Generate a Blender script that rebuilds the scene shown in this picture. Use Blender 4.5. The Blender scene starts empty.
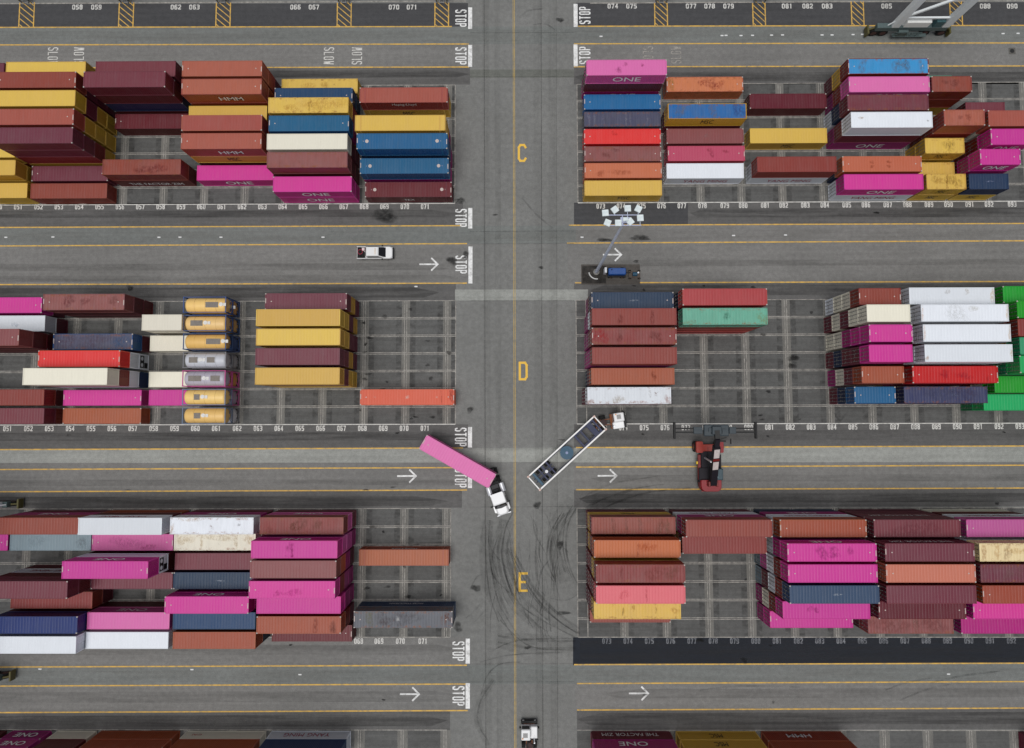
import bpy, math, random
from mathutils import Matrix, Vector
R_ = random.Random(7)
PI = math.pi
S = bpy.context.scene
COL = S.collection

# ------------------------------------------------------------------ camera model (drone, almost straight down)
F_PX, CAM_H, TILT, TURN, ROLL = 660.0, 104.84, 0.0643848, 0.006, -0.0023318
ca, sa, cb, sb, cr, sr = (math.cos(TILT), math.sin(TILT), math.cos(TURN), math.sin(TURN), math.cos(ROLL), math.sin(ROLL))

def cam_axes():
    """columns: where world (x east, y south, depth) goes in the camera's right / down / forward axes"""
    def f(x, y, d):
        y1, d1 = ca*y + sa*d, -sa*y + ca*d
        x1, d2 = cb*x + sb*d1, -sb*x + cb*d1
        return (cr*x1 - sr*y1, sr*x1 + cr*y1, d2)
    return f
_f = cam_axes()
_M = Matrix([[_f(1,0,0)[i], _f(0,1,0)[i], _f(0,0,1)[i]] for i in range(3)])
_MI = _M.inverted()

def project(x, y, z):
    c = _f(x, -y, CAM_H - z)
    return 512 + F_PX*c[0]/c[2], 374 + F_PX*c[1]/c[2]

def G(u, v, z=0.0):
    """the point of the yard at height z seen at photo pixel u, v (world x east, y north)"""
    r = _MI @ Vector(((u-512)/F_PX, (v-374)/F_PX, 1.0))
    k = (CAM_H - z)/r[2]
    return Vector((r[0]*k, -r[1]*k, z))

def x_at(u, y, z):
    x = (u-512)/6.3
    for _ in range(6):
        pu, _v = project(x, y, z)
        x += (u-pu)/6.8
    return x

cam = bpy.data.cameras.new('camera'); camo = bpy.data.objects.new('camera', cam); COL.objects.link(camo)
right = Vector((_M[0][0], -_M[0][1], -_M[0][2])); down = Vector((_M[1][0], -_M[1][1], -_M[1][2])); fwd = Vector((_M[2][0], -_M[2][1], -_M[2][2]))
rot = Matrix((right, -down, -fwd)).transposed()
camo.matrix_world = Matrix.Translation((0, 0, CAM_H)) @ rot.to_4x4()
cam.sensor_width = 36.0; cam.sensor_fit = 'HORIZONTAL'; cam.lens = 36.0*F_PX/1024.0
cam.clip_start = 1.0; cam.clip_end = 3000.0
S.camera = camo

# ------------------------------------------------------------------ light: high overcast
w = bpy.data.worlds.new('World'); S.world = w; w.use_nodes = True
nt = w.node_tree; bg = nt.nodes['Background']
sky = nt.nodes.new('ShaderNodeTexSky'); sky.sky_type = 'NISHITA'; sky.sun_disc = False
SUN_EL, SUN_AZ = math.radians(80), math.radians(215)
sky.sun_elevation = SUN_EL; sky.sun_rotation = SUN_AZ; sky.dust_density = 0.3; sky.air_density = 0.8; sky.ozone_density = 1.0
hs = nt.nodes.new('ShaderNodeHueSaturation'); hs.inputs['Saturation'].default_value = 0.28
nt.links.new(sky.outputs[0], hs.inputs['Color']); nt.links.new(hs.outputs[0], bg.inputs[0])
bg.inputs[1].default_value = 0.05
sl = bpy.data.lights.new('sun', 'SUN'); sl.energy = 1.5; sl.angle = math.radians(40); sl.color = (1.0, 0.985, 0.965)
so = bpy.data.objects.new('sun', sl); COL.objects.link(so)
sd = Vector((math.sin(SUN_AZ)*math.cos(SUN_EL), math.cos(SUN_AZ)*math.cos(SUN_EL), math.sin(SUN_EL)))
so.rotation_euler = sd.to_track_quat('Z', 'Y').to_euler()
S.view_settings.view_transform = 'Standard'; S.view_settings.look = 'None'
S.view_settings.exposure = 0.64; S.view_settings.gamma = 1.0; S.view_settings.use_curve_mapping = False
S.cycles.max_bounces = 6; S.cycles.transparent_max_bounces = 12

# ------------------------------------------------------------------ materials
def lin(c):
    return tuple(((x/255)/12.92 if x/255 <= .04045 else ((x/255+.055)/1.055)**2.4) for x in c)
KLIGHT = 0.90
def albedo(c):
    """base colour of a thing that shows as sRGB c under this sky"""
    return tuple(max(.006, min(.82, x/KLIGHT - .022)) for x in lin(c))

def N(nt, kind, **kw):
    n = nt.nodes.new(kind)
    for k, v in kw.items():
        if k in n.inputs: n.inputs[k].default_value = v
        else: setattr(n, k, v)
    return n
def L(nt, a, b): nt.links.new(a, b)
def mixc(nt, fac, a, b, mode='MIX'):
    m = nt.nodes.new('ShaderNodeMix'); m.data_type = 'RGBA'; m.blend_type = mode
    for s, x in ((m.inputs[0], fac), (m.inputs[6], a), (m.inputs[7], b)):
        if hasattr(x, 'is_output') or isinstance(x, bpy.types.NodeSocket): nt.links.new(x, s)
        elif isinstance(x, (int, float)): s.default_value = x
        else: s.default_value = (*x, 1)
    return m.outputs[2]
def ramp(nt, src, stops):
    r = nt.nodes.new('ShaderNodeValToRGB'); nt.links.new(src, r.inputs[0])
    e = r.color_ramp.elements
    e[0].position, e[0].color = stops[0][0], (*([stops[0][1]]*3), 1)
    e[1].position, e[1].color = stops[-1][0], (*([stops[-1][1]]*3), 1)
    for p, v in stops[1:-1]:
        n = e.new(p); n.color = (v, v, v, 1)
    return r.outputs[0]
def mathn(nt, op, a, b):
    m = nt.nodes.new('ShaderNodeMath'); m.operation = op
    for s, x in ((m.inputs[0], a), (m.inputs[1], b)):
        if isinstance(x, bpy.types.NodeSocket): nt.links.new(x, s)
        else: s.default_value = x
    return m.outputs[0]
def vmap(nt, vec, scale, off=None):
    m = nt.nodes.new('ShaderNodeMapping'); m.inputs['Scale'].default_value = scale
    nt.links.new(vec, m.inputs['Vector'])
    if off is not None: nt.links.new(off, m.inputs['Location'])
    return m.outputs[0]
def noise(nt, vec, scale, detail=4, rough=.6):
    n = N(nt, 'ShaderNodeTexNoise', Scale=scale, Detail=detail, Roughness=rough)
    nt.links.new(vec, n.inputs['Vector']); return n.outputs['Fac']

def shaded_wall_paint(c):
    """wall and door paint: less chalked than roofs, side shade painted into the colour"""
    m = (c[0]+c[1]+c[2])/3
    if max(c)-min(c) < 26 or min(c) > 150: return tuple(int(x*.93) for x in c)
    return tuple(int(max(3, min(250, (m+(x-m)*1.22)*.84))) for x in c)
_mats = {}
def paint(c, wear=0.35, rust=0.0, rough=.5, metal=0.0, dirt=(70,60,52), name=None):
    """weathered paint on steel; stains differ from object to object"""
    key = (c, wear, rust, rough, metal)
    if key in _mats: return _mats[key]
    m = bpy.data.materials.new(name or 'weathered_paint'); m.use_nodes = True; nt = m.node_tree
    b = nt.nodes['Principled BSDF']
    tc = nt.nodes.new('ShaderNodeTexCoord'); oi = nt.nodes.new('ShaderNodeObjectInfo')
    comb = nt.nodes.new('ShaderNodeCombineXYZ')
    k = mathn(nt, 'MULTIPLY', oi.outputs['Random'], 57.0)
    for i in range(3): L(nt, k, comb.inputs[i])
    v = vmap(nt, tc.outputs['Object'], (1, 1, 1), comb.outputs[0])
    vs = vmap(nt, tc.outputs['Object'], (.9, .30, .5), comb.outputs[0])
    base = albedo(c)
    # tone from container to container
    hsv = nt.nodes.new('ShaderNodeHueSaturation'); hsv.inputs['Color'].default_value = (*base, 1)
    L(nt, mathn(nt, 'ADD', mathn(nt, 'MULTIPLY', oi.outputs['Random'], .22), .88), hsv.inputs['Value'])
    L(nt, mathn(nt, 'ADD', mathn(nt, 'MULTIPLY', oi.outputs['Random'], .016), .492), hsv.inputs['Hue'])
    big = ramp(nt, noise(nt, v, .35, 5, .65), ((.36, 0), (.72, 1)))
    streak = ramp(nt, noise(nt, vs, 1.4, 4, .6), ((.42, 0), (.8, 1)))
    fade = mixc(nt, mathn(nt, 'MULTIPLY', big, .30*wear), hsv.outputs[0], tuple(max(.94*x, .55*x+.14) for x in base))
    col = mixc(nt, mathn(nt, 'MULTIPLY', streak, (.30 if max(base) < .5 else .16)*wear), fade, albedo(dirt))
    spots = ramp(nt, noise(nt, v, 1.1, 7, .72), ((.66-.10*rust, 0), (.74-.09*rust, 1)))
    col = mixc(nt, mathn(nt, 'MULTIPLY', spots, min(1, .25*wear + rust)), col, albedo((98, 58, 40)))
    rib = ramp(nt, noise(nt, vmap(nt, tc.outputs['Object'], (3.6, .22, .3), comb.outputs[0]), 1.0, 3, .6), ((.46, 0), (.72, 1)))
    col = mixc(nt, mathn(nt, 'MULTIPLY', rib, .10+.14*wear), col, tuple(max(.97*x, .6*x+.11) for x in base))
    rib2 = ramp(nt, noise(nt, vmap(nt, tc.outputs['Object'], (5.0, .3, .3), comb.outputs[0]), 1.3, 3, .6), ((.50, 0), (.74, 1)))
    col = mixc(nt, mathn(nt, 'MULTIPLY', rib2, .10+.18*wear), col, tuple((.55 if max(base) < .5 else .84)*x for x in base))
    if rust > .2:
        sep = nt.nodes.new('ShaderNodeSeparateXYZ'); L(nt, tc.outputs['Object'], sep.inputs[0])
        edge = ramp(nt, mathn(nt, 'ABSOLUTE', sep.outputs[1], 0), ((.70, 0), (1.2, 1)))
        en = ramp(nt, noise(nt, v, 1.6, 6, .7), ((.50, 0), (.66, 1)))
        col = mixc(nt, mathn(nt, 'MULTIPLY', mathn(nt, 'MULTIPLY', edge, en), .75), col, albedo((132, 82, 52)))
    L(nt, col, b.inputs['Base Color'])
    b.inputs['Roughness'].default_value = rough; b.inputs['Metallic'].default_value = metal
    b.inputs['Specular IOR Level'].default_value = .36
    _mats[key] = m
    return m

def plain(c, rough=.6, metal=0.0, name='plain_surface', spec=.4):
    key = ('p', c, rough, metal)
    if key in _mats: return _mats[key]
    m = bpy.data.materials.new(name); m.use_nodes = True; nt = m.node_tree
    b = nt.nodes['Principled BSDF']
    tc = nt.nodes.new('ShaderNodeTexCoord')
    n = noise(nt, tc.outputs['Object'], 3.0, 4, .6)
    base = albedo(c)
    L(nt, mixc(nt, ramp(nt, n, ((.3, 0), (.75, 1))), tuple(x*.82 for x in base), tuple(min(.85, x*1.12) for x in base)), b.inputs['Base Color'])
    b.inputs['Roughness'].default_value = rough; b.inputs['Metallic'].default_value = metal
    b.inputs['Specular IOR Level'].default_value = spec
    _mats[key] = m
    return m

def glass(c=(28, 40, 46)):
    return plain(c, .08, 0, 'window_glass', .6)

def pavement(c, streak=.25, blotch=.3, joints=None, dark=(52, 50, 48), name='pavement', grain=.22):
    """asphalt or concrete: fine grain, broad blotches, streaks worn along the lane"""
    m = bpy.data.materials.new(name); m.use_nodes = True; nt = m.node_tree
    b = nt.nodes['Principled BSDF']
    g = nt.nodes.new('ShaderNodeNewGeometry'); P = g.outputs['Position']
    base = tuple(1.38*x for x in albedo(c))
    col = mixc(nt, ramp(nt, noise(nt, P, .06, 6, .65), ((.3, 0), (.7, 1))), tuple(x*(1-.34*blotch) for x in base), tuple(x*(1+.30*blotch) for x in base))
    st = ramp(nt, noise(nt, vmap(nt, P, (.035, 1.3, 1)), 1.0, 6, .68), ((.40, 0), (.78, 1)))
    col = mixc(nt, mathn(nt, 'MULTIPLY', st, streak*.75), col, albedo(dark))
    st2 = ramp(nt, noise(nt, vmap(nt, P, (.05, .8, 1)), 1.7, 5, .6), ((.5, 0), (.85, 1)))
    col = mixc(nt, mathn(nt, 'MULTIPLY', st2, streak*.7), col, tuple(min(.8, x*1.5) for x in base))
    spots = ramp(nt, noise(nt, P, .55, 8, .78), ((.62, 0), (.73, 1)))
    col = mixc(nt, mathn(nt, 'MULTIPLY', spots, .45*blotch), col, albedo(dark))
    mid = noise(nt, P, 1.4, 6, .7)
    col = mixc(nt, ramp(nt, mid, ((.3, 0), (.7, 1))), mixc(nt, 1.0, col, (1-grain*.8,)*3, 'MULTIPLY'), mixc(nt, 1.0, col, (1+grain*.6,)*3, 'MULTIPLY'))
    fine = noise(nt, P, 9.0, 3, .7)
    col = mixc(nt, ramp(nt, fine, ((.3, 0), (.7, 1))), mixc(nt, 1.0, col, (1-grain,)*3, 'MULTIPLY'), mixc(nt, 1.0, col, (1+grain,)*3, 'MULTIPLY'))
    if joints:
        sx, sy, wd = joints
        sep = nt.nodes.new('ShaderNodeSeparateXYZ'); L(nt, P, sep.inputs[0])
        for k, s in ((0, sx), (1, sy)):
            if not s: continue
            fr = mathn(nt, 'FRACT', mathn(nt, 'DIVIDE', sep.outputs[k], s), 0)
            ln = mathn(nt, 'LESS_THAN', mathn(nt, 'ABSOLUTE', mathn(nt, 'SUBTRACT', fr, .5), 0), wd/s)
            wob = ramp(nt, noise(nt, P, .22, 3), ((.35, .15), (.65, .75)))
            col = mixc(nt, mathn(nt, 'MULTIPLY', ln, wob), col, albedo(dark))
    L(nt, col, b.inputs['Base Color'])
    b.inputs['Roughness'].default_value = .85; b.inputs['Specular IOR Level'].default_value = .25
    return m

def marking(c, wornness=.4, under=(96, 93, 89), name='road_paint'):
    m = bpy.data.materials.new(name); m.use_nodes = True; nt = m.node_tree
    b = nt.nodes['Principled BSDF']
    g = nt.nodes.new('ShaderNodeNewGeometry'); P = g.outputs['Position']
    wv = ramp(nt, noise(nt, P, 1.3, 8, .75), ((.56-.22*wornness, 0), (.78-.12*wornness, 1)))
    col = mixc(nt, mathn(nt, 'MULTIPLY', wv, min(1, wornness*1.6)), albedo(c), albedo(under))
    L(nt, col, b.inputs['Base Color']); b.inputs['Roughness'].default_value = .7
    return m

def film(c, strength=.6, stretch=(.08, 1.2, 1), lo=.35, hi=.7, name='rubber_film', scale=1.0, feather=False):
    """thin rubber and oil left on the pavement: patchy, lets it show through"""
    m = bpy.data.materials.new(name); m.use_nodes = True; nt = m.node_tree
    b = nt.nodes['Principled BSDF']; out = nt.nodes['Material Output']
    g = nt.nodes.new('ShaderNodeNewGeometry'); P = g.outputs['Position']
    n = noise(nt, vmap(nt, P, stretch), scale, 7, .72)
    b.inputs['Base Color'].default_value = (*albedo(c), 1); b.inputs['Roughness'].default_value = .75
    b.inputs['Specular IOR Level'].default_value = .25
    t = nt.nodes.new('ShaderNodeBsdfTransparent'); mx = nt.nodes.new('ShaderNodeMixShader')
    fac = mathn(nt, 'MULTIPLY', ramp(nt, n, ((lo, 0), (hi, 1))), strength)
    if feather:
        at = nt.nodes.new('ShaderNodeAttribute'); at.attribute_name = 'fade'
        fac = mathn(nt, 'MULTIPLY', fac, at.outputs['Fac'])
    L(nt, fac, mx.inputs[0])
    L(nt, t.outputs[0], mx.inputs[1]); L(nt, b.outputs[0], mx.inputs[2]); L(nt, mx.outputs[0], out.inputs[0])
    return m

# ------------------------------------------------------------------ mesh helpers
class MB:
    def __init__(s): s.v, s.f, s.mi = [], [], []
    def add(s, vs, fs, mi=0):
        o = len(s.v); s.v += [tuple(x) for x in vs]
        for f in fs: s.f.append(tuple(o+i for i in f)); s.mi.append(mi)
    def box(s, x0, x1, y0, y1, z0, z1, mi=0):
        s.add([(x0,y0,z0),(x1,y0,z0),(x1,y1,z0),(x0,y1,z0),(x0,y0,z1),(x1,y0,z1),(x1,y1,z1),(x0,y1,z1)],
              [(0,3,2,1),(4,5,6,7),(0,1,5,4),(1,2,6,5),(2,3,7,6),(3,0,4,7)], mi)
    def cham(s, x0, x1, y0, y1, z0, z1, c=.08, mi=0):
        """box with chamfered top and vertical edges"""
        def ring(i, z):
            a, b_, d, e = x0+i, x1-i, y0+i, y1-i
            return [(a+c,d,z),(b_-c,d,z),(b_,d+c,z),(b_,e-c,z),(b_-c,e,z),(a+c,e,z),(a,e-c,z),(a,d+c,z)]
        vs = ring(0, z0)+ring(0, z1-c)+ring(c*.8, z1)
        fs = [tuple(range(7, -1, -1)), tuple(range(16, 24))]
        for r in (0, 8):
            for i in range(8): fs.append((r+i, r+(i+1) % 8, r+8+(i+1) % 8, r+8+i))
        s.add(vs, fs, mi)
    def beam(s, a, b, wd, ht, mi=0):
        a, b = Vector(a), Vector(b); d = (b-a).normalized()
        up = Vector((0,0,1)) if abs(d.z) < .95 else Vector((0,1,0))
        r = d.cross(up).normalized()*wd/2; u = r.cross(d).normalized()*ht/2
        vs = [a-r-u, a+r-u, a+r+u, a-r+u, b-r-u, b+r-u, b+r+u, b-r+u]
        s.add(vs, [(0,1,2,3),(7,6,5,4),(0,4,5,1),(1,5,6,2),(2,6,7,3),(3,7,4,0)], mi)
    def cyl(s, a, b, r, n=14, mi=0, r2=None):
        a, b = Vector(a), Vector(b); d = (b-a).normalized(); r2 = r if r2 is None else r2
        up = Vector((0,0,1)) if abs(d.z) < .95 else Vector((0,1,0))
        x = d.cross(up).normalized(); y = x.cross(d)
        vs = [a+(x*math.cos(2*PI*i/n)+y*math.sin(2*PI*i/n))*r for i in range(n)] + [b+(x*math.cos(2*PI*i/n)+y*math.sin(2*PI*i/n))*r2 for i in range(n)]
        fs = [(i, (i+1) % n, n+(i+1) % n, n+i) for i in range(n)] + [tuple(range(n-1, -1, -1)), tuple(range(n, 2*n))]
        s.add(vs, fs, mi)
    def lathe(s, prof, axis='x', n=20, mi=0, c=(0,0,0)):
        """prof: (along, radius) pairs"""
        vs = []
        for t, r in prof:
            for i in range(n):
                q = 2*PI*i/n
                p = (t, r*math.cos(q), r*math.sin(q)) if axis == 'x' else (r*math.cos(q), t, r*math.sin(q)) if axis == 'y' else (r*math.cos(q), r*math.sin(q), t)
                vs.append((p[0]+c[0], p[1]+c[1], p[2]+c[2]))
        fs = []
        for k in range(len(prof)-1):
            for i in range(n): fs.append((k*n+i, k*n+(i+1) % n, (k+1)*n+(i+1) % n, (k+1)*n+i))
        fs.append(tuple(range(n-1, -1, -1))); fs.append(tuple((len(prof)-1)*n+i for i in range(n)))
        s.add(vs, fs, mi)
    def prism(s, pts, y0, y1, mi=0):
        """outline in x,z pushed along y"""
        n = len(pts)
        vs = [(x, y0, z) for x, z in pts]+[(x, y1, z) for x, z in pts]
        s.add(vs, [tuple(range(n)), tuple(range(2*n-1, n-1, -1))]+[(i, n+i, n+(i+1) % n, (i+1) % n) for i in range(n)], mi)
    def poly(s, pts, mi=0):
        s.add(pts, [tuple(range(len(pts)))], mi)
    def mesh(s, name, slots=1):
        me = bpy.data.meshes.new(name); me.from_pydata(s.v, [], s.f)
        for _ in range(slots): me.materials.append(None)
        if slots > 1: me.polygons.foreach_set('material_index', s.mi)
        me.update(); return me
    def build(s, name, mats, parent=None, loc=None):
        mats = mats if isinstance(mats, (list, tuple)) else [mats]
        me = bpy.data.meshes.new(name); me.from_pydata(s.v, [], s.f)
        for m in mats: me.materials.append(m)
        if len(mats) > 1: me.polygons.foreach_set('material_index', s.mi)
        me.update()
        o = bpy.data.objects.new(name, me); COL.objects.link(o)
        if parent: o.parent = parent
        if loc: o.location = loc
        return o

def patch(x, y, z, a, b, seed, ylim=99):
    """an uneven flat spot whose 'fade' attribute runs out towards its rim"""
    n = 22; vs = [(x, y, z)]; fade = [1.0]
    for rr, fv in ((.45, .95), (.75, .6), (1.0, 0.0)):
        for i in range(n):
            q = 2*PI*i/n; k = rr*(1+.20*math.sin(2*q+seed)+.12*math.sin(3*q+seed*1.7)+.07*math.sin(5*q+seed*.6))
            vs.append((x+a*k*math.cos(q), max(-ylim, min(ylim, y+b*k*math.sin(q))), z)); fade.append(fv)
    fs = [(0, 1+i, 1+(i+1) % n) for i in range(n)]
    for r in (0, 1):
        for i in range(n): fs.append((1+r*n+i, 1+(r+1)*n+i, 1+(r+1)*n+(i+1) % n, 1+r*n+(i+1) % n))
    me = bpy.data.meshes.new('patch'); me.from_pydata(vs, [], fs)
    at = me.attributes.new('fade', 'FLOAT', 'POINT'); at.data.foreach_set('value', fade)
    return me
def fix_normals(o):
    import bmesh
    bm = bmesh.new(); bm.from_mesh(o.data); bmesh.ops.recalc_face_normals(bm, faces=bm.faces); bm.to_mesh(o.data); bm.free()
    return o

def tag(o, label, cat, group=None):
    o['label'] = label; o['category'] = cat
    if group: o['group'] = group
    return o
def empty(name, loc=(0,0,0), rz=0.0):
    o = bpy.data.objects.new(name, None); COL.objects.link(o); o.location = loc; o.rotation_euler = (0,0,rz)
    o.empty_display_size = .5
    return o
def structure(o): o['kind'] = 'structure'; return o
# ================================================================== THE YARD'S GROUND
def sheet(name, quads, mat, z):
    """flat sheets given by photo corners (u,v) on the ground"""
    m = MB()
    for q in quads:
        pts = [G(u, v) for u, v in q]
        # counter-clockwise seen from above
        a = sum(pts[i].x*pts[(i+1) % len(pts)].y - pts[(i+1) % len(pts)].x*pts[i].y for i in range(len(pts)))
        if a < 0: pts.reverse()
        m.poly([(p.x, p.y, z) for p in pts])
    return structure(m.build(name, mat))
def band(vl0, vr0, vl1, vr1, u0, u1):
    """a strip between two lines that run across the photo; v given at u=0 and u=1024"""
    f = lambda a, b, u: a+(b-a)*u/1024
    return [(u0, f(vl0, vr0, u0)), (u1, f(vl0, vr0, u1)), (u1, f(vl1, vr1, u1)), (u0, f(vl1, vr1, u0))]

m_ground = pavement((107, 107, 105), .10, .40, None, name='worn_concrete')
g = MB(); g.poly([(-700,-700,0),(700,-700,0),(700,700,0),(-700,700,0)])
structure(g.build('ground', m_ground))

m_aisle = pavement((108, 107, 105), .26, .30, name='grey_asphalt')
m_aisle2 = pavement((104, 106, 104), .24, .30, name='grey_green_asphalt')
m_dark = pavement((90, 89, 88), .34, .35, name='dark_asphalt', dark=(42, 41, 41))
m_black = pavement((50, 52, 56), .30, .45, name='fresh_black_asphalt', dark=(30, 31, 35), grain=.15)
m_top = pavement((72, 72, 73), .35, .25, name='sealed_asphalt', dark=(48, 48, 50))
m_light = pavement((131, 132, 128), .25, .35, name='pale_concrete')
m_cell = pavement((86, 86, 85), .46, .6, name='stack_slot_asphalt', dark=(52, 49, 48))
m_runway = film((132, 130, 125), .72, (.6, .18, 1), .16, .55, 'stack_runway_concrete')
m_grime = film((46, 45, 44), .45, (.5, .9, 1), .42, .74, 'stack_grime')

E_ = -160; W_ = 1190
# lanes: (name, material, v left top, right top, left bottom, right bottom, u0, u1)
lanes = [
 ('lane', m_top, 4, 2, 27.5, 25.5, E_, 468), ('lane', m_top, 4, 2, 27.5, 25.5, 576, W_),
 ('lane', m_aisle2, 27.5, 25.5, 45, 43, E_, W_),
 ('lane', m_aisle, 45, 43, 68, 66, E_, 471), ('lane', m_aisle, 45, 43, 68, 66, 574, W_),
 ('lane', m_dark, 68, 66, 85, 84, E_, 470), ('lane', m_dark, 68, 66, 85, 84, 574, W_),
 ('lane', m_dark, 203.5, 202, 227.5, 224, E_, 463), ('lane', m_dark, 203.5, 202, 227.5, 224, 688, W_),
 ('fresh_patch', m_top, 203.5, 202, 227.5, 224, 574, 688),
 ('lane', m_aisle2, 227.5, 224, 246, 241, E_, 576), ('lane', m_aisle, 227.5, 224, 246, 241, 576, W_),
 ('lane', m_aisle, 246, 241, 285, 282, E_, 472), ('lane', m_aisle, 246, 241, 285, 282, 568, W_),
 ('lane', m_dark, 285, 282, 301, 300, E_, 456), ('lane', m_dark, 285, 282, 301, 300, 574, W_),
 ('lane', m_dark, 425.5, 423, 450, 446, E_, 468), ('lane', m_dark, 425.5, 423, 450, 446, 574, W_),
 ('concrete_strip', m_light, 450, 446, 463, 462, E_, W_),
 ('lane', m_aisle, 463, 462, 491.5, 488.5, E_, 472), ('lane', m_aisle, 463, 462, 491.5, 488.5, 574, W_),
 ('lane', m_dark, 491.5, 488.5, 509, 506, E_, 462), ('lane', m_dark, 491.5, 488.5, 509, 506, 574, W_),
 ('lane', m_aisle, 637, 637, 667, 663, E_, 466), ('black_lane', m_black, 637.6, 637.2, 667.5, 663.5, 573, W_),
 ('lane', m_aisle2, 667, 663, 686, 682, E_, W_),
 ('lane', m_aisle, 686, 682, 712.5, 708, E_, 470), ('lane', m_aisle, 686, 682, 712.5, 708, 575, W_),
 ('lane', m_dark, 712.5, 708, 731, 729, E_, 450), ('lane', m_dark, 712.5, 708, 731, 729, 577, W_),
]
for nm, mt, a, b, c, d, u0, u1 in lanes:
    sheet(nm, [band(a, b, c, d, u0, u1)], mt, .004)
sheet('concrete_strip', [band(290, 289, 300.5, 300.5, 455, 588)], m_light, .008)
sheet('concrete_strip', [band(70, 69, 78, 77.5, 470, 574)], pavement((96, 97, 93), .2, .4, name='patched_concrete'), .004)

m_blk2 = film((66, 66, 68), .55, (.06, .9, 1), .35, .75, 'black_lane_wear')
sheet('black_lane_wear', [band(640, 640, 664, 661, 580, W_)], m_blk2, .010)
# ---- stack slots: asphalt ground, pale concrete runways under the corners, painted grid
ROWP = 2.8243
BASE = {'C': -(-34.4728), 'D': -1.1951, 'E': -34.1672}          # world y of each block's numbered edge
XL, XR, PITCH = -11.2915, 10.3855, 3.3                           # world x of number 072 in the west / east half
m_white = marking((205, 203, 198), .45)
m_grid = marking((166, 162, 155), .9, (96, 93, 90), name='faded_road_paint')
m_letter = marking((236, 182, 78), .22)
m_yellow = marking((212, 170, 84), .55, (112, 106, 96))
m_bright = marking((226, 226, 224), .45)

def num_x(n, half): return (XL if half == 'L' else XR) + PITCH*(n-72)
blocks = []
for bl in 'CDE':
    blocks.append((bl, 'L', -95.0, num_x(72, 'L')+(2.0 if bl != 'E' else 1.2)+0.0))
    blocks.append((bl, 'R', num_x(72, 'R')-.6, 95.0))
def rect(m, x0, x1, y0, y1, z):
    m.poly([(x0,y0,z),(x1,y0,z),(x1,y1,z),(x0,y1,z)])
for bl, half, xa, xb in blocks:
    y0 = BASE[bl]; y1 = y0+7*ROWP
    if half == 'L': xb = G({'C': 455, 'D': 455.5, 'E': 450.5}[bl], {'C': 150, 'D': 370, 'E': 580}[bl]).x
    else: xa = G({'C': 577.5, 'D': 576.5, 'E': 577.5}[bl], {'C': 150, 'D': 370, 'E': 580}[bl]).x
    m = MB(); rect(m, xa, xb, y0, y1, .004); structure(m.build('stack_slots', m_cell))
    run, grid, grime = MB(), MB(), MB()
    off = .25 if half == 'L' else -.30
    for n in range(44, 104, 2):
        x = num_x(n, half)+off
        if (half == 'L' and n > 72) or (half == 'R' and n < 74): continue
        if not (xa-.5 < x < xb+.5): continue
        rect(run, max(xa, x-.62), min(xb, x+.70), y0+.05, y1-.05, .008); rect(grime, max(xa, x-1.5), min(xb, x-.62), y0+.05, y1-.05, .008); rect(grime, max(xa, x+.70), min(xb, x+1.6), y0+.05, y1-.05, .008)
        for dx in (-.17, .17): rect(grid, x+dx-.055, x+dx+.055, y0, y1, .016)
    for k in range(8):
        y = y0+k*ROWP
        for dy in ((-.12, .12) if 0 < k < 7 else (0,)):
            rect(grid, xa, xb, y+dy-.06, y+dy+.06, .012)
    for x in ((xb,) if half == 'L' else (xa, xa+1.55)):
        rect(grid, x-.07, x+.07, y0, y1, .020)
    structure(run.build('concrete_runway', m_runway)); structure(grid.build('slot_line', m_grid)); structure(grime.build('slot_grime', m_grime))
    e = MB(); rect(e, xa, xb, y0-.07, y0+.07, .024); structure(e.build('block_edge_line', m_white if bl != 'E' else m_grid))
# block F (only its first row is in the picture)
YF = G(400, 730).y
for half, xa, xb in (('L', -100.0, G(447, 735).x), ('R', G(577, 735).x, 100.0)):
    m = MB(); rect(m, xa, xb, YF-7*ROWP, YF, .004); structure(m.build('stack_slots', m_cell))
    run, grid = MB(), MB()
    for n in range(44, 104, 2):
        x = num_x(n, half)+(.25 if half == 'L' else -.3)
        if (half == 'L' and n > 72) or (half == 'R' and n < 74) or not xa < x < xb: continue
        rect(run, x-.75, x+.85, YF-7*ROWP, YF-.05, .008)
        for dx in (-.17, .17): rect(grid, x+dx-.055, x+dx+.055, YF-7*ROWP, YF, .016)
    for k in range(8): rect(grid, xa, xb, YF-k*ROWP-.06, YF-k*ROWP+.06, .012)
    structure(run.build('concrete_runway', m_runway)); structure(grid.build('slot_line', m_grid))
# block B, only its edge shows above
e = MB(); p, q = G(-150, 4.6), G(466, 3.6); rect(e, p.x, q.x, p.y-.1, p.y+.1, .024)
p, q = G(590, 3.2), G(1180, 2.2); rect(e, p.x, q.x, p.y-.1, p.y+.1, .024); structure(e.build('block_edge_line', m_grid))

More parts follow.
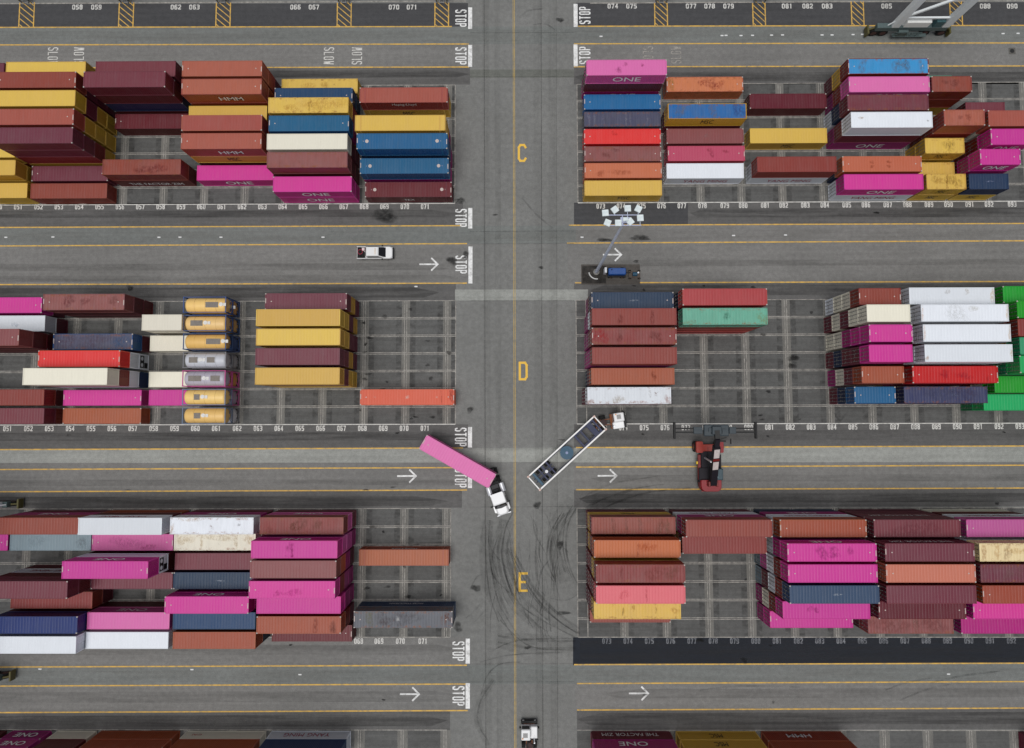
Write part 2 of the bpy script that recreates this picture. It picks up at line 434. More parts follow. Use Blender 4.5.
# ---- yellow lane lines
def line_px(name, pts, wd, mat, z):
    m = MB()
    for (a, b) in zip(pts[:-1], pts[1:]):
        p, q = G(*a), G(*b); d = (q-p).normalized(); n = Vector((-d.y, d.x, 0))*wd/2
        m.poly([(p-n+Vector((0,0,z))), (q-n+Vector((0,0,z))), (q+n+Vector((0,0,z))), (p+n+Vector((0,0,z)))])
    return structure(m.build(name, mat))
f = lambda a, b, u: a+(b-a)*u/1024
for a, b, ul, ur in ((27.5, 25.5, 452, 578), (45, 43, 469, 574), (68, 66, 469, 574), (227.5, 223.5, 462, 569), (246, 240.8, 467, 567),
                     (284.6, 281.5, 467, 575), (449.6, 446, 463, 576), (469.5, 465.2, 469, 576), (491.7, 488, 467, 576),
                     (667, 663, 467, None), (686, 681.5, 468, 577), (712.5, 708, 468, 577)):
    line_px('yellow_lane_line', [(E_, f(a, b, E_)), (ul, f(a, b, ul))], .20, m_yellow, .030)
    if ur: line_px('yellow_lane_line', [(ur, f(a, b, ur)), (W_, f(a, b, W_))], .20, m_yellow, .030)
line_px('yellow_lane_line', [(574, 664.6), (W_, 662.6)], .2, m_yellow, .030)
m_yc = marking((196, 164, 84), .5, (112, 110, 100), name='faded_yellow_paint')
for du in (-.7, .7):
    line_px('yellow_centre_line', [(513.6+du, -60), (514.6+du, 374), (515.4+du, 830)], .075, m_yc, .030)

# ---- painted letters and numbers, drawn with strokes
c_ = .22
GL = {
 '0': [[(c_,0),(1-c_,0),(1,.15),(1,.85),(1-c_,1),(c_,1),(0,.85),(0,.15),(c_,0)]],
 '1': [[(.25,.85),(.5,1),(.5,0)]],
 '2': [[(0,.85),(c_,1),(1-c_,1),(1,.85),(1,.6),(0,.1),(0,0),(1,0)]],
 '3': [[(0,1),(1-c_,1),(1,.85),(1,.65),(.75,.52),(.3,.52)],[(.75,.5),(1,.36),(1,.15),(1-c_,0),(0,0)]],
 '4': [[(.75,0),(.75,1),(0,.3),(1,.3)]],
 '5': [[(1,1),(0,1),(0,.55),(1-c_,.55),(1,.4),(1,.15),(1-c_,0),(0,0)]],
 '6': [[(1,1),(c_,1),(0,.85),(0,.15),(c_,0),(1-c_,0),(1,.15),(1,.4),(1-c_,.55),(0,.55)]],
 '7': [[(0,1),(1,1),(.4,0)]],
 '8': [[(c_,.53),(0,.68),(0,.88),(c_,1),(1-c_,1),(1,.88),(1,.68),(1-c_,.53),(c_,.53)],[(c_,.5),(0,.36),(0,.13),(c_,0),(1-c_,0),(1,.13),(1,.36),(1-c_,.5)]],
 '9': [[(0,0),(1-c_,0),(1,.15),(1,.85),(1-c_,1),(c_,1),(0,.85),(0,.6),(c_,.45),(1,.45)]],
 'S': [[(1,.85),(1-c_,1),(c_,1),(0,.85),(0,.66),(c_,.55),(1-c_,.48),(1,.36),(1,.15),(1-c_,0),(c_,0),(0,.15)]],
 'T': [[(0,1),(1,1)],[(.5,.99),(.5,0)]],
 'O': [[(c_,0),(1-c_,0),(1,.12),(1,.88),(1-c_,1),(c_,1),(0,.88),(0,.12),(c_,0)]],
 'P': [[(0,0),(0,1),(1-c_,1),(1,.88),(1,.6),(1-c_,.48),(0,.48)]],
 'L': [[(0,1),(0,0),(1,0)]],
 'W': [[(0,1),(.22,0),(.5,.6),(.78,0),(1,1)]],
 'C': [[(1,.85),(1-c_,1),(c_,1),(0,.85),(0,.15),(c_,0),(1-c_,0),(1,.15)]],
 'D': [[(0,0),(0,1),(1-c_,1),(1,.85),(1,.15),(1-c_,0),(0,0)]],
 'E': [[(1,1),(0,1),(0,0),(1,0)],[(0,.5),(.75,.5)]],
}
def letters(name, text, centre, h, wd, gap, t, mat, rz=0.0, z=.034, base=None):
    """flat painted text, centred on a point; rz turns the reading direction"""
    m = MB(); tot = len(text)*wd+(len(text)-1)*gap; k = 0
    co, si = math.cos(rz), math.sin(rz)
    for i, ch in enumerate(text):
        ox = -tot/2+i*(wd+gap)
        for st in GL.get(ch, []):
            pts = [(ox+t/2+x*(wd-t), -h/2+t/2+y*(h-t)) for x, y in st]
            for (a, b) in zip(pts[:-1], pts[1:]):
                d = Vector((b[0]-a[0], b[1]-a[1])); ln = d.length
                if ln < 1e-6: continue
                d /= ln; n = Vector((-d.y, d.x))*t/2; e = d*t*.42
                zz = z+.0004*(k % 9); k += 1
                q = [Vector(a)-e-n, Vector(b)+e-n, Vector(b)+e+n, Vector(a)-e+n]
                m.poly([(centre.x+p.x*co-p.y*si, centre.y+p.x*si+p.y*co, zz) for p in q])
    return structure(m.build(name, mat))
CL = {n: 38.7+20.342*(n-52) for n in range(49, 72)}
CR = {73:600.7,74:621,75:641.4,76:661.5,77:681.8,78:702.4,79:724.7,80:743.1,81:765.1,82:783.6,83:805.2,84:824.7,85:846.6,86:865.8,87:887.6,88:907.2,89:928.8,90:948.4,91:969.5,92:988.9,93:1012}
DL = {n: 7.7+20.865*(n-51) for n in range(50, 72)}
DR = {n: 644.1+20.87*(n-75) for n in range(73, 95)}
EL = {68:358.7,69:379,70:400.4,71:422.9}
ER = {n: 606.7+21.29*(n-73) for n in range(73, 94)}
m_num_e = marking((120, 122, 126), .7, (60, 62, 68), name='worn_number_paint')
for d, vl, vr, mt in ((CL, 207, 206.6, m_white), (CR, 206.2, 204.2, m_white), (DL, 428.6, 428.2, m_white), (DR, 427.8, 426.2, m_white), (EL, 641, 641, m_white), (ER, 641, 640.6, m_num_e)):
    us = sorted(d.values())
    for n, u in d.items():
        v = vl+(vr-vl)*(u-us[0])/(us[-1]-us[0])
        letters('painted_bay_number', '%03d' % n, G(u, v), .84, .40, .09, .15, mt)
for n, u in ((58,77.5),(59,96.5),(62,176),(63,194.5),(66,295.5),(67,314),(70,394),(71,412)):
    letters('painted_bay_number', '%03d' % n, G(u, 7.2), .84, .5, .11, .16, m_white)
for n, u in ((74,612.8),(75,631.5),(77,691),(78,709.5),(79,728.5),(81,787),(82,807.5),(83,827),(85,886.5),(88,985),(90,1012)):
    letters('painted_bay_number', '%03d' % n, G(u, 6.2), .84, .5, .11, .16, m_white)
# block letters on the avenue
for ch, u, v in (('C', 522.2, 153), ('D', 523.2, 371), ('E', 523.2, 582)):
    letters('painted_block_letter', ch, G(u, v), 3.0, 1.45, 0, .36, m_letter)
# stop bars and STOP
def stop(u_bar, v0, v1, east=True, vt=None):
    """stop bar with the word behind it; east: read by a driver heading east"""
    m = MB(); a, b = G(u_bar, v0), G(u_bar, v1)
    rect(m, a.x-.33, a.x+.33, b.y, a.y, .034); structure(m.build('painted_stop_bar', m_bright))
    c = G(u_bar-(9.3 if east else -9.3), (v0+v1)/2 if vt is None else vt)
    letters('painted_stop_word', 'STOP', c, 1.85, .60, .18, .20, m_bright, -PI/2 if east else PI/2)
stop(470.2, 7.5, 29); stop(470.2, 45, 67); stop(470.3, 208, 228.5, vt=218); stop(470.5, 246.5, 283.5, vt=264.5)
stop(470, 427, 447.5, vt=437); stop(470, 469, 488, vt=478); stop(467.8, 638.5, 663.5); stop(467.8, 683, 708.5)
stop(575.5, 4, 27, False); stop(575.5, 44.5, 66.5, False)
# arrows
for u, v in ((429, 264.3), (612.5, 254.7), (407, 476), (607.5, 475.8), (410, 694), (639, 693.3)):
    c = G(u, v); m = MB(); z = .034
    m.poly([(c.x-1.55, c.y-.13, z), (c.x+1.2, c.y-.13, z), (c.x+1.2, c.y+.13, z), (c.x-1.55, c.y+.13, z)])
    for s in (1, -1):
        pts = [(c.x+1.6, c.y, z+.0006), (c.x+.45, c.y+s*1.12, z+.0006), (c.x+.28, c.y+s*.92, z+.0006), (c.x+1.22, c.y, z+.0006)]
        m.poly(pts if s < 0 else pts[::-1])
    structure(m.build('painted_arrow', m_bright))
# SLOW words in the lane below the top road
for u, v, r in ((329, 56, -PI/2), (357, 56, PI/2), (53, 56, -PI/2), (79, 56, PI/2), (648, 55, -PI/2), (676, 55, PI/2)):
    letters('painted_slow_word', 'SLOW', G(u, v), 1.7, .58, .2, .16, m_white if u < 600 else m_grid, r)
# hatched walkways at the top
def hatch(u0, u1, v0, v1):
    m = MB(); a, b = G(u0, v0), G(u1, v1); z = .034
    for x in (a.x, b.x): rect(m, x-.09, x+.09, b.y, a.y, z)
    k = 0; y = b.y-1.5
    while y < a.y:
        p0 = (a.x, y+2.0); p1 = (b.x, y); t0, t1 = 0.0, 1.0
        for yy in (0,):
            pass
        # clip the slanted stripe to the box
        def at(t): return (p0[0]+(p1[0]-p0[0])*t, p0[1]+(p1[1]-p0[1])*t)
        if p0[1] > a.y: t0 = (p0[1]-a.y)/(p0[1]-p1[1])
        if p1[1] < b.y: t1 = (p0[1]-b.y)/(p0[1]-p1[1])
        if t1 > t0:
            q, r = at(t0), at(t1)
            m.poly([(q[0], q[1]-.09, z+.001), (r[0], r[1]-.09, z+.001), (r[0], r[1]+.09, z+.001), (q[0], q[1]+.09, z+.001)])
        y += 1.02
    structure(m.build('hatched_walkway_marking', m_yellow))
for u in (20, 119.5, 216.5, 337.5, 435):
    hatch(u, u+13.5, 2.5, 27)
for u in (654.5, 752.5, 851, 949.5):
    hatch(u, u+13, 1.5, 25.6)
# small reflectors along the lanes
m_stud = plain((225, 226, 224), .5)
studs = [(6,237.3),(159,237.3),(180,237.2),(221,237.2),(323,237.2),(582,237.2),(733.5,235.5),(785.5,235),(53,237),(601,36.4),(726,35.4),(722,35.6),(741,35.6),(752.5,35.4),(771.5,35.2),(782.5,35),(822,35),(832,35),(853,34.6),(862.5,34.4),(1003,33.6),(1018,33.4),(300,674.5),(192,669.5),(948.5,674),(416,286.5),(40,669)]
for u, v in studs:
    p = G(u, v); m = MB(); m.cham(-.26, .26, -.11, .11, .005, .07, .05)
    o = m.build('lane_reflector', m_stud, loc=(p.x, p.y, 0)); structure(o)

# ---- rubber, oil and scrape marks
m_rub = film((40, 39, 39), .46, (.05, 1.1, 1), .36, .74, 'tyre_wear')
m_rub2 = film((52, 50, 49), .24, (.06, .8, 1), .34, .78, 'tyre_wear')
m_dust = film((128, 125, 120), .35, (.05, .6, 1), .42, .82, 'dust_wear')
def smear(a, b, c, d, u0, u1, mat, z=.040, name='tyre_wear'):
    q = band(a, b, c, d, u0, u1); k = R_.uniform(14, 40)
    if u1 < 520: q = [q[0], (u1-k, q[1][1]), (u1, (q[1][1]+q[2][1])/2), (u1-k*.6, q[2][1]), q[3]]
    elif u0 > 500: q = [(u0+k, q[0][1]), q[1], q[2], (u0+k*.5, q[3][1]), (u0, (q[0][1]+q[3][1])/2)]
    sheet(name, [q], mat, z)
smear(71, 70, 78, 77, E_, 470, m_rub); smear(73, 72, 82, 81, 574, W_, m_rub)
smear(211, 209, 218, 216, E_, 462, m_rub); smear(210, 208, 219, 217, 690, W_, m_rub)
smear(264, 262, 271, 268, E_, 460, m_rub2); smear(262, 259, 268, 265, 600, W_, m_rub2)
smear(276, 274, 282, 280, E_, 460, m_rub2); smear(288, 286, 298, 297, E_, 440, m_rub); smear(286, 284, 296, 295, 590, W_, m_rub)
smear(433, 431, 441, 439, E_, 462, m_rub); smear(431, 430, 441, 440, 590, W_, m_rub2)
smear(480, 478, 486, 484, E_, 465, m_rub2); smear(476, 474, 483, 481, 590, W_, m_rub2)
smear(497, 495, 507, 505, E_, 450, m_rub); smear(495, 493, 504, 502, 578, W_, m_rub)
smear(645, 645, 655, 654, E_, 460, m_rub2); smear(692, 690, 703, 700, E_, 466, m_rub2); smear(690, 688, 700, 697, 600, W_, m_rub2)
smear(716, 713, 727, 725, E_, 448, m_rub); smear(714, 712, 726, 724, 577, W_, m_rub)
smear(232, 229, 243, 239, E_, W_, m_dust, .044, 'dust_wear'); smear(31, 30, 43, 41, E_, W_, m_dust, .044, 'dust_wear'); smear(671, 668, 683, 679, E_, W_, m_dust, .044, 'dust_wear')
m_soft = film((76, 75, 72), .15, (.9, .05, 1), .35, .8, 'wheel_path')
for u0, u1 in ((482, 489), (494, 500), (533, 541), (548, 555)):
    sheet('wheel_path', [[(u0, -40), (u1, -40), (u1+3, 800), (u0+3, 800)]], m_soft, .046)
m_seam = film((60, 59, 58), .42, (.9, .12, 1), .25, .75, 'joint_seam')
for u, du in ((484, .8), (541, .8), (556, .4)):
    line_px('joint_seam', [(u, -40), (u+1, 374), (u+2, 800)], .10*du+.06, m_seam, .048)
for v in (33, 77, 231.5, 244, 300.8, 449, 462.5, 507, 664, 682):
    line_px('joint_seam', [(470, v), (574, v-.4)], .09, m_seam, .0495)

m_skid = film((30, 29, 29), .38, (.35, .35, 1), .30, .72, 'skid_mark', 1.2)
m_skid2 = film((34, 33, 33), .30, (.35, .35, 1), .34, .76, 'skid_mark', 1.2)
SK = [0]
def skid(pts, wd=.26, mat=None):
    """a curved rubber track through photo points"""
    P = [G(u, v) for u, v in pts]
    # Catmull-Rom
    out = []
    for i in range(len(P)-1):
        p0, p1, p2, p3 = P[max(0, i-1)], P[i], P[i+1], P[min(len(P)-1, i+2)]
        for k in range(8):
            t = k/8
            out.append(.5*((2*p1)+(p2-p0)*t+(2*p0-5*p1+4*p2-p3)*t*t+(3*p1-p0-3*p2+p3)*t**3))
    out.append(P[-1])
    m = MB(); SK[0] += 1; z = .050+.0012*(SK[0] % 40); vs = []
    for i, p in enumerate(out):
        d = (out[min(i+1, len(out)-1)]-out[max(0, i-1)]); d.z = 0; d.normalize(); n = Vector((-d.y, d.x, 0))*wd/2*(.55+.45*math.sin(PI*min(1, max(.08, i/(len(out)-1)))))
        vs += [(p.x-n.x, p.y-n.y, z), (p.x+n.x, p.y+n.y, z)]
    m.add(vs, [(2*i, 2*i+2, 2*i+3, 2*i+1) for i in range(len(out)-1)])
    return structure(m.build('skid_mark', mat or m_skid))
for s in (
 [(573,505),(566,518),(563,540),(565,560),(573,580)], [(576,508),(568,525),(566,548),(571,570),(577,583)], [(562,512),(553,530),(550,555),(552,580)],
 [(560,515),(550,535),(547,560),(556,582)], [(568,512),(556,527),(551,545),(553,570)], [(571,516),(561,530),(557,548),(560,575)],
 [(505,530),(503,550),(506,575),(515,600),(535,622),(548,632)], [(513,512),(505,530),(502,556),(508,582),(520,604),(542,620),(575,637)],
 [(508,548),(522,580),(540,605),(560,622),(578,634)], [(511,552),(527,584),(545,608),(563,624),(580,634)], [(490,520),(489,550),(494,585),(502,612)],
 [(486,525),(486,560),(490,595),(499,622)], [(534,508),(544,512),(549,522)], [(530,515),(537,530),(535,560),(537,580)], [(547,598),(546,620),(549,636),(562,643)],
 [(550,596),(549,615),(551,632)], [(535,585),(548,597),(566,600),(578,594)], [(500,606),(512,626),(522,640)], [(497,610),(509,630),(518,645)],
 [(500,620),(530,646),(575,650)], [(493,650),(520,640),(575,638)], [(480,662),(510,655),(560,652)], [(549,560),(541,572),(538,592)],
 [(494,680),(481,700),(478,722),(488,741)], [(520,662),(500,664),(487,676),(481,695)], [(470,590),(476,578),(482,574)], [(466,618),(474,611),(480,604)], [(474,622),(480,616),(484,611)],
 [(592,505),(608,497),(632,489),(664,484)], [(600,510),(622,500),(650,492),(690,488)], [(580,500),(596,490),(620,482),(660,476)], [(585,508),(600,500),(640,488)],
): skid(s, R_.choice((.14, .2, .28)), m_skid if R_.random() < .55 else m_skid2)
m_broad = film((44, 43, 43), .19, (.5, .5, 1), .30, .80, 'rubber_haze', 1.0)
for s, wd in (([(574,500),(562,520),(557,548),(566,582)], 3.4), ([(506,520),(500,548),(505,578),(520,606),(548,632)], 3.0), ([(508,548),(526,586),(548,612),(578,636)], 2.4), ([(488,520),(487,555),(493,592),(506,620)], 2.6),
              ([(496,640),(530,644),(575,645)], 3.2), ([(568,510),(600,500),(650,488)], 2.4), ([(494,680),(481,700),(478,722),(488,745)], 1.2)):
    skid(s, wd, m_broad)
for s in ([(572,509),(562,526),(559,548),(565,572)], [(564,513),(555,532),(551,556),(556,580)], [(504,524),(498,550),(503,580),(517,606),(540,628)], [(514,524),(507,548),(511,574),(524,598),(548,620)],
          [(516,556),(534,588),(555,611),(580,629)], [(492,526),(491,556),(497,588),(508,614)], [(498,642),(532,648),(576,648)], [(498,636),(532,640),(576,641)]):
    skid(s, .45, m_skid2)
for k in range(46):
    u0 = R_.uniform(482, 560); v0 = R_.uniform(510, 600); a = R_.uniform(-.5, .7)
    skid([(u0, v0), (u0+8*math.sin(a)+R_.uniform(-4, 4), v0+22), (u0+24*math.sin(a)+R_.uniform(-3, 8), v0+R_.uniform(38, 52))], R_.uniform(.10, .22), m_skid2)
for s in ([(522,198),(536,214),(552,228)], [(519,18),(528,11),(543,9)], [(555,30),(545,24),(533,25)], [(885,690),(905,683),(930,678)], [(900,700),(925,690),(950,684)], [(930,683),(960,676),(1000,671)], [(700,690),(740,686),(800,687)],
          [(833,412),(840,420),(846,413)], [(716,425),(720,433)], [(456,203),(461,198),(466,203)]):
    skid(s, .3, m_skid2)
m_oil = film((40, 39, 39), .75, (.9, .9, 1), .28, .62, 'oil_stain', 1.0, True)
def stain(u, v, rx, ry, mat=None):
    c = G(u, v); SK[0] += 1; z = .050+.0012*(SK[0] % 40)
    me = patch(c.x, c.y, z, rx*1.3, ry*1.3, u+v); me.materials.append(mat or m_oil)
    o = bpy.data.objects.new('oil_stain', me); COL.objects.link(o); structure(o)
for u, v, a, b in ((793,358,.7,.5),(792,366,.5,.4),(452,261,.7,.6),(385,216,1.9,.9),(466,255,.5,.5),(460,201,.6,.5),(537,505,.6,.4),(744,660,.4,.4),(700,640,.5,.3),(470,410,.4,.5),(476,588,.6,.5),(458,627,.6,.6),(560,545,.5,.5),(563,613,.8,.3),(604,240,.9,.3),(640,238,1.6,.35),(130,288,.5,.4),(560,20,.5,.4)):
    stain(u, v, a, b)
for k in range(26):
    stain(R_.uniform(-20, 1040), R_.choice((75, 213, 266, 290, 435, 485, 500, 648, 698, 720))+R_.uniform(-5, 5), R_.uniform(.2, .5), R_.uniform(.10, .2))
for k in range(55):     # drips inside the stack slots
    stain(R_.choice((R_.uniform(365, 450), R_.uniform(685, 825), R_.uniform(360, 450))), R_.choice((R_.uniform(305, 420), R_.uniform(520, 630))), R_.uniform(.15, .5), R_.uniform(.1, .28))
# round manhole with frame near the top right
mh = MB(); p = G(1012, 51); mh.box(p.x-.55, p.x+.55, p.y-.55, p.y+.55, .005, .03, 0); mh.cyl((p.x, p.y, .03), (p.x, p.y, .045), .35, 16, 1)
structure(mh.build('drain_cover', [plain((96, 94, 90), .8), plain((52, 52, 52), .6)]))
# ================================================================== CONTAINERS
PAL = {  # code: (colour as seen from above, words)
 'Y': ((206,170,84), 'yellow'), 'y': ((188,158,72), 'dull yellow'), 'M': ((112,60,70), 'maroon'), 'm': ((100,40,50), 'dark maroon'),
 'B': ((134,66,60), 'brick red'), 'b': ((160,88,76), 'salmon brown'), 'o': ((156,84,62), 'rust brown'), 'O': ((188,110,80), 'orange brown'),
 'a': ((178,96,64), 'orange'), 'e': ((210,102,70), 'vivid orange'), 'R': ((214,62,60), 'bright red'), 'r': ((178,24,56), 'crimson'), 'F': ((170,74,70), 'light red'),
 's': ((214,106,112), 'salmon pink'), 'K': ((186,80,100), 'raspberry'), 'P': ((196,62,144), 'magenta'), 'p': ((208,108,166), 'light pink'),
 'q': ((184,92,146), 'mauve pink'), 'V': ((160,30,118), 'deep magenta'), 'W': ((216,220,226), 'white'), 'w': ((224,219,202), 'cream'),
 'c': ((228,206,160), 'dirty cream'), 'N': ((46,62,86), 'navy'), 'n': ((76,78,98), 'faded navy'), 'U': ((40,94,134), 'blue'), 'u': ((60,142,198), 'sky blue'),
 'v': ((20,102,154), 'strong blue'), 'k': ((18,58,106), 'cobalt blue'), 'd': ((22,70,100), 'dark blue'), 'G': ((28,150,54), 'green'), 'g': ((28,160,92), 'emerald green'),
 'j': ((60,140,100), 'sea green'), 't': ((104,168,146), 'pale teal'), 'S': ((130,146,156), 'slate grey'), 'H': ((134,80,80), 'brownish mauve'), 'l': ((62,66,98), 'violet blue'),
 'x': ((62,78,106), 'slate blue'), 'X': ((90,93,100), 'slate grey'), 'T': ((190,116,96), 'tan orange'),
}
NO_MARKS = 'YyWwcSGgjt'
LEN = {20: 6.058, 40: 12.192, 45: 13.716, 48: 14.63}
CW = 2.438
m_cast = plain((176, 170, 164), .6, name='casting_paint')
m_mark = plain((190, 176, 170), .6, name='pale_mark')
m_rod = plain((128, 126, 124), .5, .3, name='galvanised_rod')
m_black_unit = plain((40, 42, 46), .5, name='dark_grille')

def corrugated(m, x0, x1, z0, z1, y, sgn, pitch=.28, depth=.036):
    """trapezoid corrugation along x on a side wall; sgn: outward direction along y"""
    n = max(1, round((x1-x0)/pitch)); p = (x1-x0)/n; xs = []
    for i in range(n):
        a = x0+i*p
        xs += [(a, 0), (a+.26*p, 0), (a+.5*p, 1), (a+.76*p, 1)]
    xs.append((x1, 0))
    vs = []
    for x, d in xs: vs += [(x, y-sgn*depth*d, z0), (x, y-sgn*depth*d, z1)]
    fs = [(2*i, 2*i+2, 2*i+3, 2*i+1) if sgn < 0 else (2*i+1, 2*i+3, 2*i+2, 2*i) for i in range(len(xs)-1)]
    m.add(vs, fs)

CM = {}
def container_meshes(ft, hc):
    key = (ft, hc)
    if key in CM: return CM[key]
    Lh, H, Wh = LEN[ft]/2, (2.896 if hc else 2.591), CW/2
    r = {}
    m = MB()                                            # body: side walls, front wall, floor
    for s in (-1, 1): corrugated(m, -Lh+.14, Lh-.14, .16, H-.09, s*(Wh-.02), s)
    n = 9
    for i in range(n):                                  # front wall, ribbed
        a = -Wh+.14+i*(CW-.28)/n; p = (CW-.28)/n; x = -Lh+.03
        for (ya, yb, da, db) in ((a, a+.3*p, 0, 0), (a+.3*p, a+.5*p, 0, .04), (a+.5*p, a+.8*p, .04, .04), (a+.8*p, a+p, .04, 0)):
            m.add([(x+da, ya, .16), (x+db, yb, .16), (x+db, yb, H-.09), (x+da, ya, H-.09)], [(0, 3, 2, 1)])
    m.box(-Lh+.06, Lh-.10, -Wh+.06, Wh-.06, .10, .155)
    r['body'] = m.mesh('container_body')
    m = MB()                                            # roof: shallow ribs across
    n = round((2*Lh-.3)/.42); p = (2*Lh-.3)/n; xs = []
    for i in range(n):
        a = -Lh+.15+i*p
        xs += [(a, 0), (a+.14*p, 0), (a+.28*p, 1), (a+.86*p, 1)]
    xs.append((Lh-.15, 0)); vs = []
    for x, d in xs: vs += [(x, -Wh+.09, H-.036+.015*d), (x, Wh-.09, H-.036+.015*d)]
    m.add(vs, [(2*i, 2*i+2, 2*i+3, 2*i+1) for i in range(len(xs)-1)])
    r['roof'] = m.mesh('container_roof')
    for var in ('plain', 'marked', 'dotted'):
        m = MB()                                        # steel frame with corner castings
        for sx in (-1, 1):
            for sy in (-1, 1):
                m.box(min(sx*(Lh-.15), sx*(Lh-.004)), max(sx*(Lh-.15), sx*(Lh-.004)), min(sy*(Wh-.15), sy*(Wh-.004)), max(sy*(Wh-.15), sy*(Wh-.004)), .118, H-.118)
                for z0, z1 in ((0, .118), (H-.118, H)):
                    m.box(min(sx*(Lh-.178), sx*Lh), max(sx*(Lh-.178), sx*Lh), min(sy*(Wh-.162), sy*Wh), max(sy*(Wh-.162), sy*Wh), z0, z1, 1)
        if ft in (45, 48):
            for sx in (-6.0, 6.0):
                for sy in (-1, 1):
                    m.box(sx-.1, sx+.1, min(sy*(Wh-.05), sy*(Wh+.006)), max(sy*(Wh-.05), sy*(Wh+.006)), .12, H-.12)
                m.box(sx-.12, sx+.12, -Wh+.06, Wh-.06, H-.06, H-.004)
        for sy in (-1, 1):
            for z0, z1 in ((.02, .15), (H-.10, H-.012)):
                m.box(-Lh+.178, Lh-.178, min(sy*(Wh-.08), sy*(Wh-.006)), max(sy*(Wh-.08), sy*(Wh-.006)), z0, z1)
        for sx in (-1, 1):
            for z0, z1 in ((.02, .15), (H-.13, H-.012)):
                m.box(min(sx*(Lh-.14), sx*(Lh-.008)), max(sx*(Lh-.14), sx*(Lh-.008)), -Wh+.162, Wh-.162, z0, z1)
        if var != 'plain':
            for sx in (-1, 1):
                a, b = sorted((sx*(Lh-.17), sx*(Lh-.05)))
                m.box(a, b, -.50 if sx > 0 else -.28, .28 if sx > 0 else .50, H-.010, H-.002, 2)
                m.cyl((sx*(Lh-.95), 0, H-.03), (sx*(Lh-.95), 0, H-.006), .09, 10, 2)
                if var == 'dotted': m.cyl((sx*(Lh-1.55), 0, H-.03), (sx*(Lh-1.55), 0, H-.005), .27, 14, 2)
        r[var] = m.mesh('container_frame', 3)
    m = MB()                                            # one door leaf, hinged side at y=0, spans to y=w
    wd = Wh-.155
    m.box(0, .05, .005, wd-.005, .155, H-.135)
    for i in range(4):
        z = .3+i*(H-.6)/4
        m.box(.05, .075, .08, wd-.08, z, z+(H-.6)/4-.12)
    r['door'] = m.mesh('container_door')
    m = MB(); m.cyl((.10, 0, .17), (.10, 0, H-.15), .028, 8)
    for z in (.22, H*.32, H*.6, H-.24): m.box(.075, .125, -.06, .06, z-.05, z+.05)
    m.box(.10, .14, -.22, .02, H*.42, H*.42+.05)
    r['rod'] = m.mesh('locking_bar')
    m = MB()                                            # cooling machinery of a refrigerated container
    m.box(.0, .05, -wd, wd, .155, H-.135, 0)
    m.box(.05, .07, -wd+.12, wd-.12, H*.50, H-.22, 1); m.box(.05, .08, -wd+.12, -.1, .3, H*.46, 1); m.box(.05, .065, .05, wd-.12, .3, H*.46, 0)
    for s in (-.5, .5): m.cyl((.07, s, H*.72), (.085, s, H*.72), .32, 16, 0)
    r['reefer'] = m.mesh('cooling_unit', 2)
    CM[key] = r
    return r

def part(name, me, mats, parent, loc=(0,0,0), rz=0.0, rx=0.0):
    o = bpy.data.objects.new(name, me); COL.objects.link(o); o.parent = parent
    o.location = loc; o.rotation_euler = (rx, 0, rz)
    for i, mt in enumerate(mats):
        o.material_slots[i].link = 'OBJECT'; o.material_slots[i].material = mt
    return o

_txt = {}
def text_mesh(s, wd, hh, bold=.010):
    """flat lettering wd wide and hh tall, centred, in the x-y plane"""
    key = (s, wd, hh)
    if key in _txt: return _txt[key]
    cu = bpy.data.curves.new('lettering', 'FONT'); cu.body = s; cu.size = 1.0; cu.offset = bold if s in ('ONE', 'HMM') else 0.0; cu.resolution_u = 3
    ob = bpy.data.objects.new('lettering', cu); COL.objects.link(ob)
    bpy.context.view_layer.update()
    me = bpy.data.meshes.new_from_object(ob); bpy.data.objects.remove(ob)
    xs = [v.co.x for v in me.vertices]; ys = [v.co.y for v in me.vertices]
    cx, cy, dx, dy = (min(xs)+max(xs))/2, (min(ys)+max(ys))/2, max(xs)-min(xs), max(ys)-min(ys)
    for v in me.vertices: v.co = ((v.co.x-cx)*wd/dx, (v.co.y-cy)*hh/dy, 0)
    me.materials.clear(); me.materials.append(None); me.name = 'lettering'
    _txt[key] = me
    return me
TXT = {  # writing on the sides: width, height, colour, x shift, z (share of the height)
 'ONE': (4.3, 1.25, (240,226,240), .2, .52), 'HMM': (3.6, 1.05, (238,232,228), .9, .50), 'MSC': (1.9, 1.2, (28,26,24), .3, .55),
 'Hapag-Lloyd': (3.8, .9, (236,230,224), 0, .70), 'YANG MING': (7.0, 1.05, (150,30,70), .3, .5), 'THE FACTOR ZIM': (8.6, .95, (226,218,216), .2, .42),
 'YML': (1.9, .8, (224,216,214), 0, .5), 'PACER STACKTRAIN': (5.2, .6, (220,220,222), .2, .45), 'CAI': (1.4, .5, (170,60,60), 4, .5), 'TEX': (1.7, .7, (220,214,210), 0, .5),
}
ORD = {1: 'lowest', 2: 'second up', 3: 'third up', 4: 'fourth up', 5: 'topmost'}
STACK_GROUP = 'shipping containers stacked in the yard blocks'
